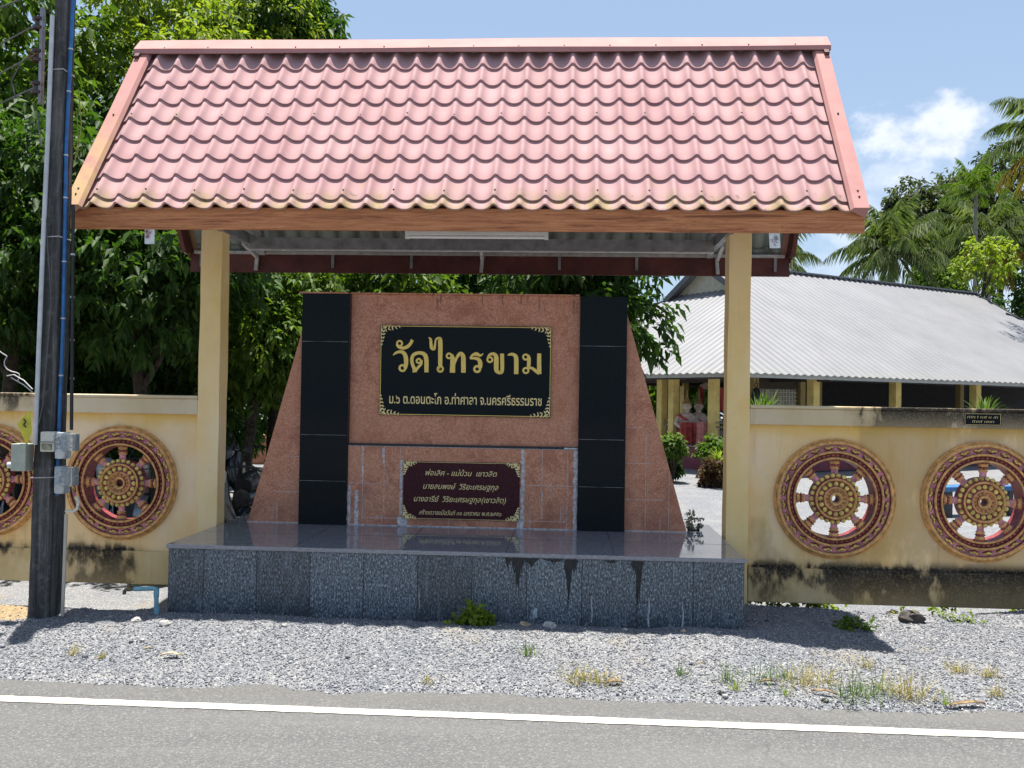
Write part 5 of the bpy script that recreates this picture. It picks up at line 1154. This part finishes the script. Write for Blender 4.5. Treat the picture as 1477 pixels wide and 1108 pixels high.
# little dried posy in a dark holder on the plinth
t = thing('dried_posy', (1.86, 1.36, .509), 'tiny dried posy in a dark square holder at the right end of the plinth top', 'posy'); MB().box(1.83, 1.92, 1.33, 1.40, .5092, .516).box(1.83, 1.836, 1.33, 1.40, .516, .56).box(1.914, 1.92, 1.33, 1.40, .516, .56).build('holder', BLK, t)
C, D = crown_points([[1.872, 1.36, .60, .04, .035, .05]], 30, 5, 5, .05); leaves('dried_flowers', C, D, .03, .011, simple('dried_flower', (.30, .30, .20), .8, scale=40, var=.4), t, .1)

# ------------------------------------------------------------------ motorbikes and clutter seen through the gaps on the left
BODY = simple('black_fairing', (.012, .014, .02), .18, spec=.7, var=.2); CHR = simple('dull_chrome', (.35, .36, .38), .3, .8, var=.2); GREYF = simple('silver_fairing', (.34, .37, .40), .3, .3, var=.15); TYRE = simple('tyre_rubber', (.015, .015, .016), .8); SEATM = simple('seat_vinyl', (.02, .02, .022), .45)
def motorbike(loc, rz, fair):
    t = thing('parked_motorbike', loc, 'x', 'motorbike', 'motorbikes parked behind the wall', rz)
    for x in (-.62, .62):
        w = MB(); w.lathe([(.215, -.04), (.26, -.045), (.283, -.02), (.287, 0), (.283, .02), (.26, .045), (.215, .04)], (x, 0, .287), axis='y', n=28)
        o = w.build('wheel', TYRE, t); r = MB().lathe([(.215, -.03), (.195, -.03), (.195, .03), (.215, .03)], (x, 0, .287), axis='y', n=28); r.lathe([(0, -.05), (.045, -.05), (.045, .05), (0, .05)], (x, 0, .287), axis='y', n=12)
        for k in range(6): a = k*math.pi/3; r.bar((x, 0, .287), (x+.2*math.cos(a), 0, .287+.2*math.sin(a)), .02, .02, up=(0, 1, 0))
        q = r.build('rim', CHR, t); q.parent = o
    m = MB()
    for s in (-1, 1): m.tube([(.62, s*.065, .29), (.50, s*.065, .62), (.43, s*.05, .88)], .022, 8)
    m.build('fork', CHR, t)
    m = MB(); a = np.linspace(.3, 2.6, 10); m.grid([[(.62+.305*math.cos(q), s, .287+.305*math.sin(q)) for q in a] for s in (-.06, 0, .06)]); m.build('front_mudguard', fair, t)
    m = MB().tube([(.40, 0, .95), (.46, 0, .78), (.42, 0, .52), (.28, 0, .36), (.05, 0, .30), (-.2, 0, .40)], [.07, .13, .16, .15, .14, .12], 12); m.build('leg_shield', BODY, t)
    m = MB().tube([(.45, 0, 1.03), (.50, 0, .96), (.50, 0, .84), (.46, 0, .74)], [.05, .125, .12, .05], 12); m.build('front_cowl', fair, t)
    MB().ball((.575, 0, .93), (.05, .085, .06), 12).build('headlight', CHR, t)
    m = MB().tube([(-.12, 0, .74), (-.3, 0, .79), (-.55, 0, .82), (-.72, 0, .84)], [.10, .125, .12, .06], 12); m.v = [(x, y*1.15, z) for x, y, z in m.v]; m.build('seat', SEATM, t)
    m = MB().tube([(-.1, 0, .60), (-.35, 0, .62), (-.62, 0, .68), (-.84, 0, .74)], [.11, .14, .11, .04], 12); m.build('tail_panel', BODY, t)
    m = MB().tube([(.39, 0, .98), (.36, -.18, 1.02), (.28, -.33, 1.0)], .014, 8).tube([(.39, 0, .98), (.36, .18, 1.02), (.28, .33, 1.0)], .014, 8); m.build('handlebar', BLK, t)
    for s in (-1, 1):
        MB().tube([(.35, s*.2, 1.02), (.36, s*.27, 1.14), (.37, s*.30, 1.17)], .006, 6).ball((.36, s*.31, 1.20), (.015, .06, .04), 10).build('mirror', BLK, t); MB().tube([(.29, s*.30, 1.0), (.25, s*.38, .985)], .02, 8).build('grip', BLK, t)
    MB().box(-.18, .18, -.10, .10, .24, .42).build('engine', simple('grey_engine', (.09, .09, .095), .5, .5), t, bevel=.03)
    MB().tube([(-.1, -.13, .26), (-.5, -.15, .30), (-.85, -.16, .36)], [.016, .034, .036], 10).build('exhaust', simple('dark_exhaust', (.03, .03, .032), .4, .5), t)
    return t
b0 = motorbike((0, 0, 0), .001, GREYF)
px_ = [(at(346, 10.9, YD), rad(-100), 'dark motorbike with silver front cowl next to the left post', None), (at(378, 14.4, YD), rad(170), 'black motorbike beyond the tree trunk, left of the sign', None), (at(165, 11.4, YD), rad(-70), 'dark motorbike seen through the wheel right of the utility pole', None), (at(232, 11.8, YD), rad(-80), 'dark motorbike behind the wall beside the left post', None), (at(20, 11.4, YD), rad(-75), 'dark motorbike behind the wheel at the far left', None)]
for i, (p, rz, lab, _) in enumerate(px_):
    o = b0 if i == 0 else copy_tree(b0); o.location = p; o.rotation_euler.z = rz; o['label'] = lab
p = at(372, 11.9, YD); t = thing('yellow_board', tuple(p), 'weathered yellow board leaning behind the left wing of the sign', 'board', rz=.3)
MB().add([(-.13, 0, .0), (.10, 0, .0), (.17, .12, .78), (-.14, .12, .84), (-.13, .02, .0), (.10, .02, .0), (.17, .14, .78), (-.14, .14, .84)], [(0, 1, 2, 3), (7, 6, 5, 4), (0, 4, 5, 1), (1, 5, 6, 2), (2, 6, 7, 3), (3, 7, 4, 0)]).build('board_panel', simple('old_yellow_paint', (.50, .38, .07), .6, scale=10, var=.35), t); MB().bar((-.15, .13, .0), (-.16, .13, .95), .03, .03).build('board_post', simple('old_white_post', (.55, .53, .48), .7), t)
# low walls and fence across the yard on the left
p = at(395, 24, YD); tag(MB().box(p.x-1.6, p.x+2.2, p.y, p.y+.3, YD, .52).build('low_wall', PINK, loc=(p.x, p.y, YD), bevel=.01), 'low pinkish tiled wall across the yard, left of the sign', 'wall')
p = at(380, 36, YD); t = thing('white_fence', (p.x, p.y, YD), 'long white low wall with dark pickets far behind the left gap', 'fence'); WHT = simple('white_wall_paint', (.70, .70, .70), .7, scale=2); MB().box(p.x-9, p.x+6, p.y, p.y+.25, .75, 1.7).box(p.x-9, p.x+6, p.y-.02, p.y+.27, YD, .35).build('fence_wall', WHT, t)
m = MB()
for x in np.arange(p.x-9, p.x+6, .22): m.box(x, x+.09, p.y+.08, p.y+.12, .35, .75)
m.build('pickets', simple('dark_picket', (.06, .035, .03), .6), t)
p = at(380, 31, YD); gx_ = rng.uniform(p.x-6, p.x+5, 5000); gy_ = rng.uniform(p.y-1.6, p.y+4, 5000)
leaves('lawn', np.stack([gx_, gy_, np.full(5000, YD)], -1), np.stack([rng.normal(0, .3, 5000), rng.normal(0, .3, 5000), np.ones(5000)], -1), .16, .02, LF_YEL, None, .1, kind='stuff')
shrub(368, 32, YD, .2, (.3, .3, .4), LF_DARK, 'small dark conical bush in front of the far white wall', 57, 120, group='')
p = at(1405, 15.5, YD); t = thing('blue_bench', (p.x, p.y, YD), 'low blue bench in the yard seen through the wheel below the wall plaque', 'bench', rz=.35); BLUE = simple('blue_paint', (.03, .13, .32), .5, scale=8, var=.3); MB().box(-.75, .75, -.2, .2, .42, .50).build('seat', BLUE, t, bevel=.01)
for x in (-.62, .62): MB().box(x-.04, x+.04, -.18, .18, 0, .42).build('leg', simple('dark_leg', (.03, .03, .035), .6), t)
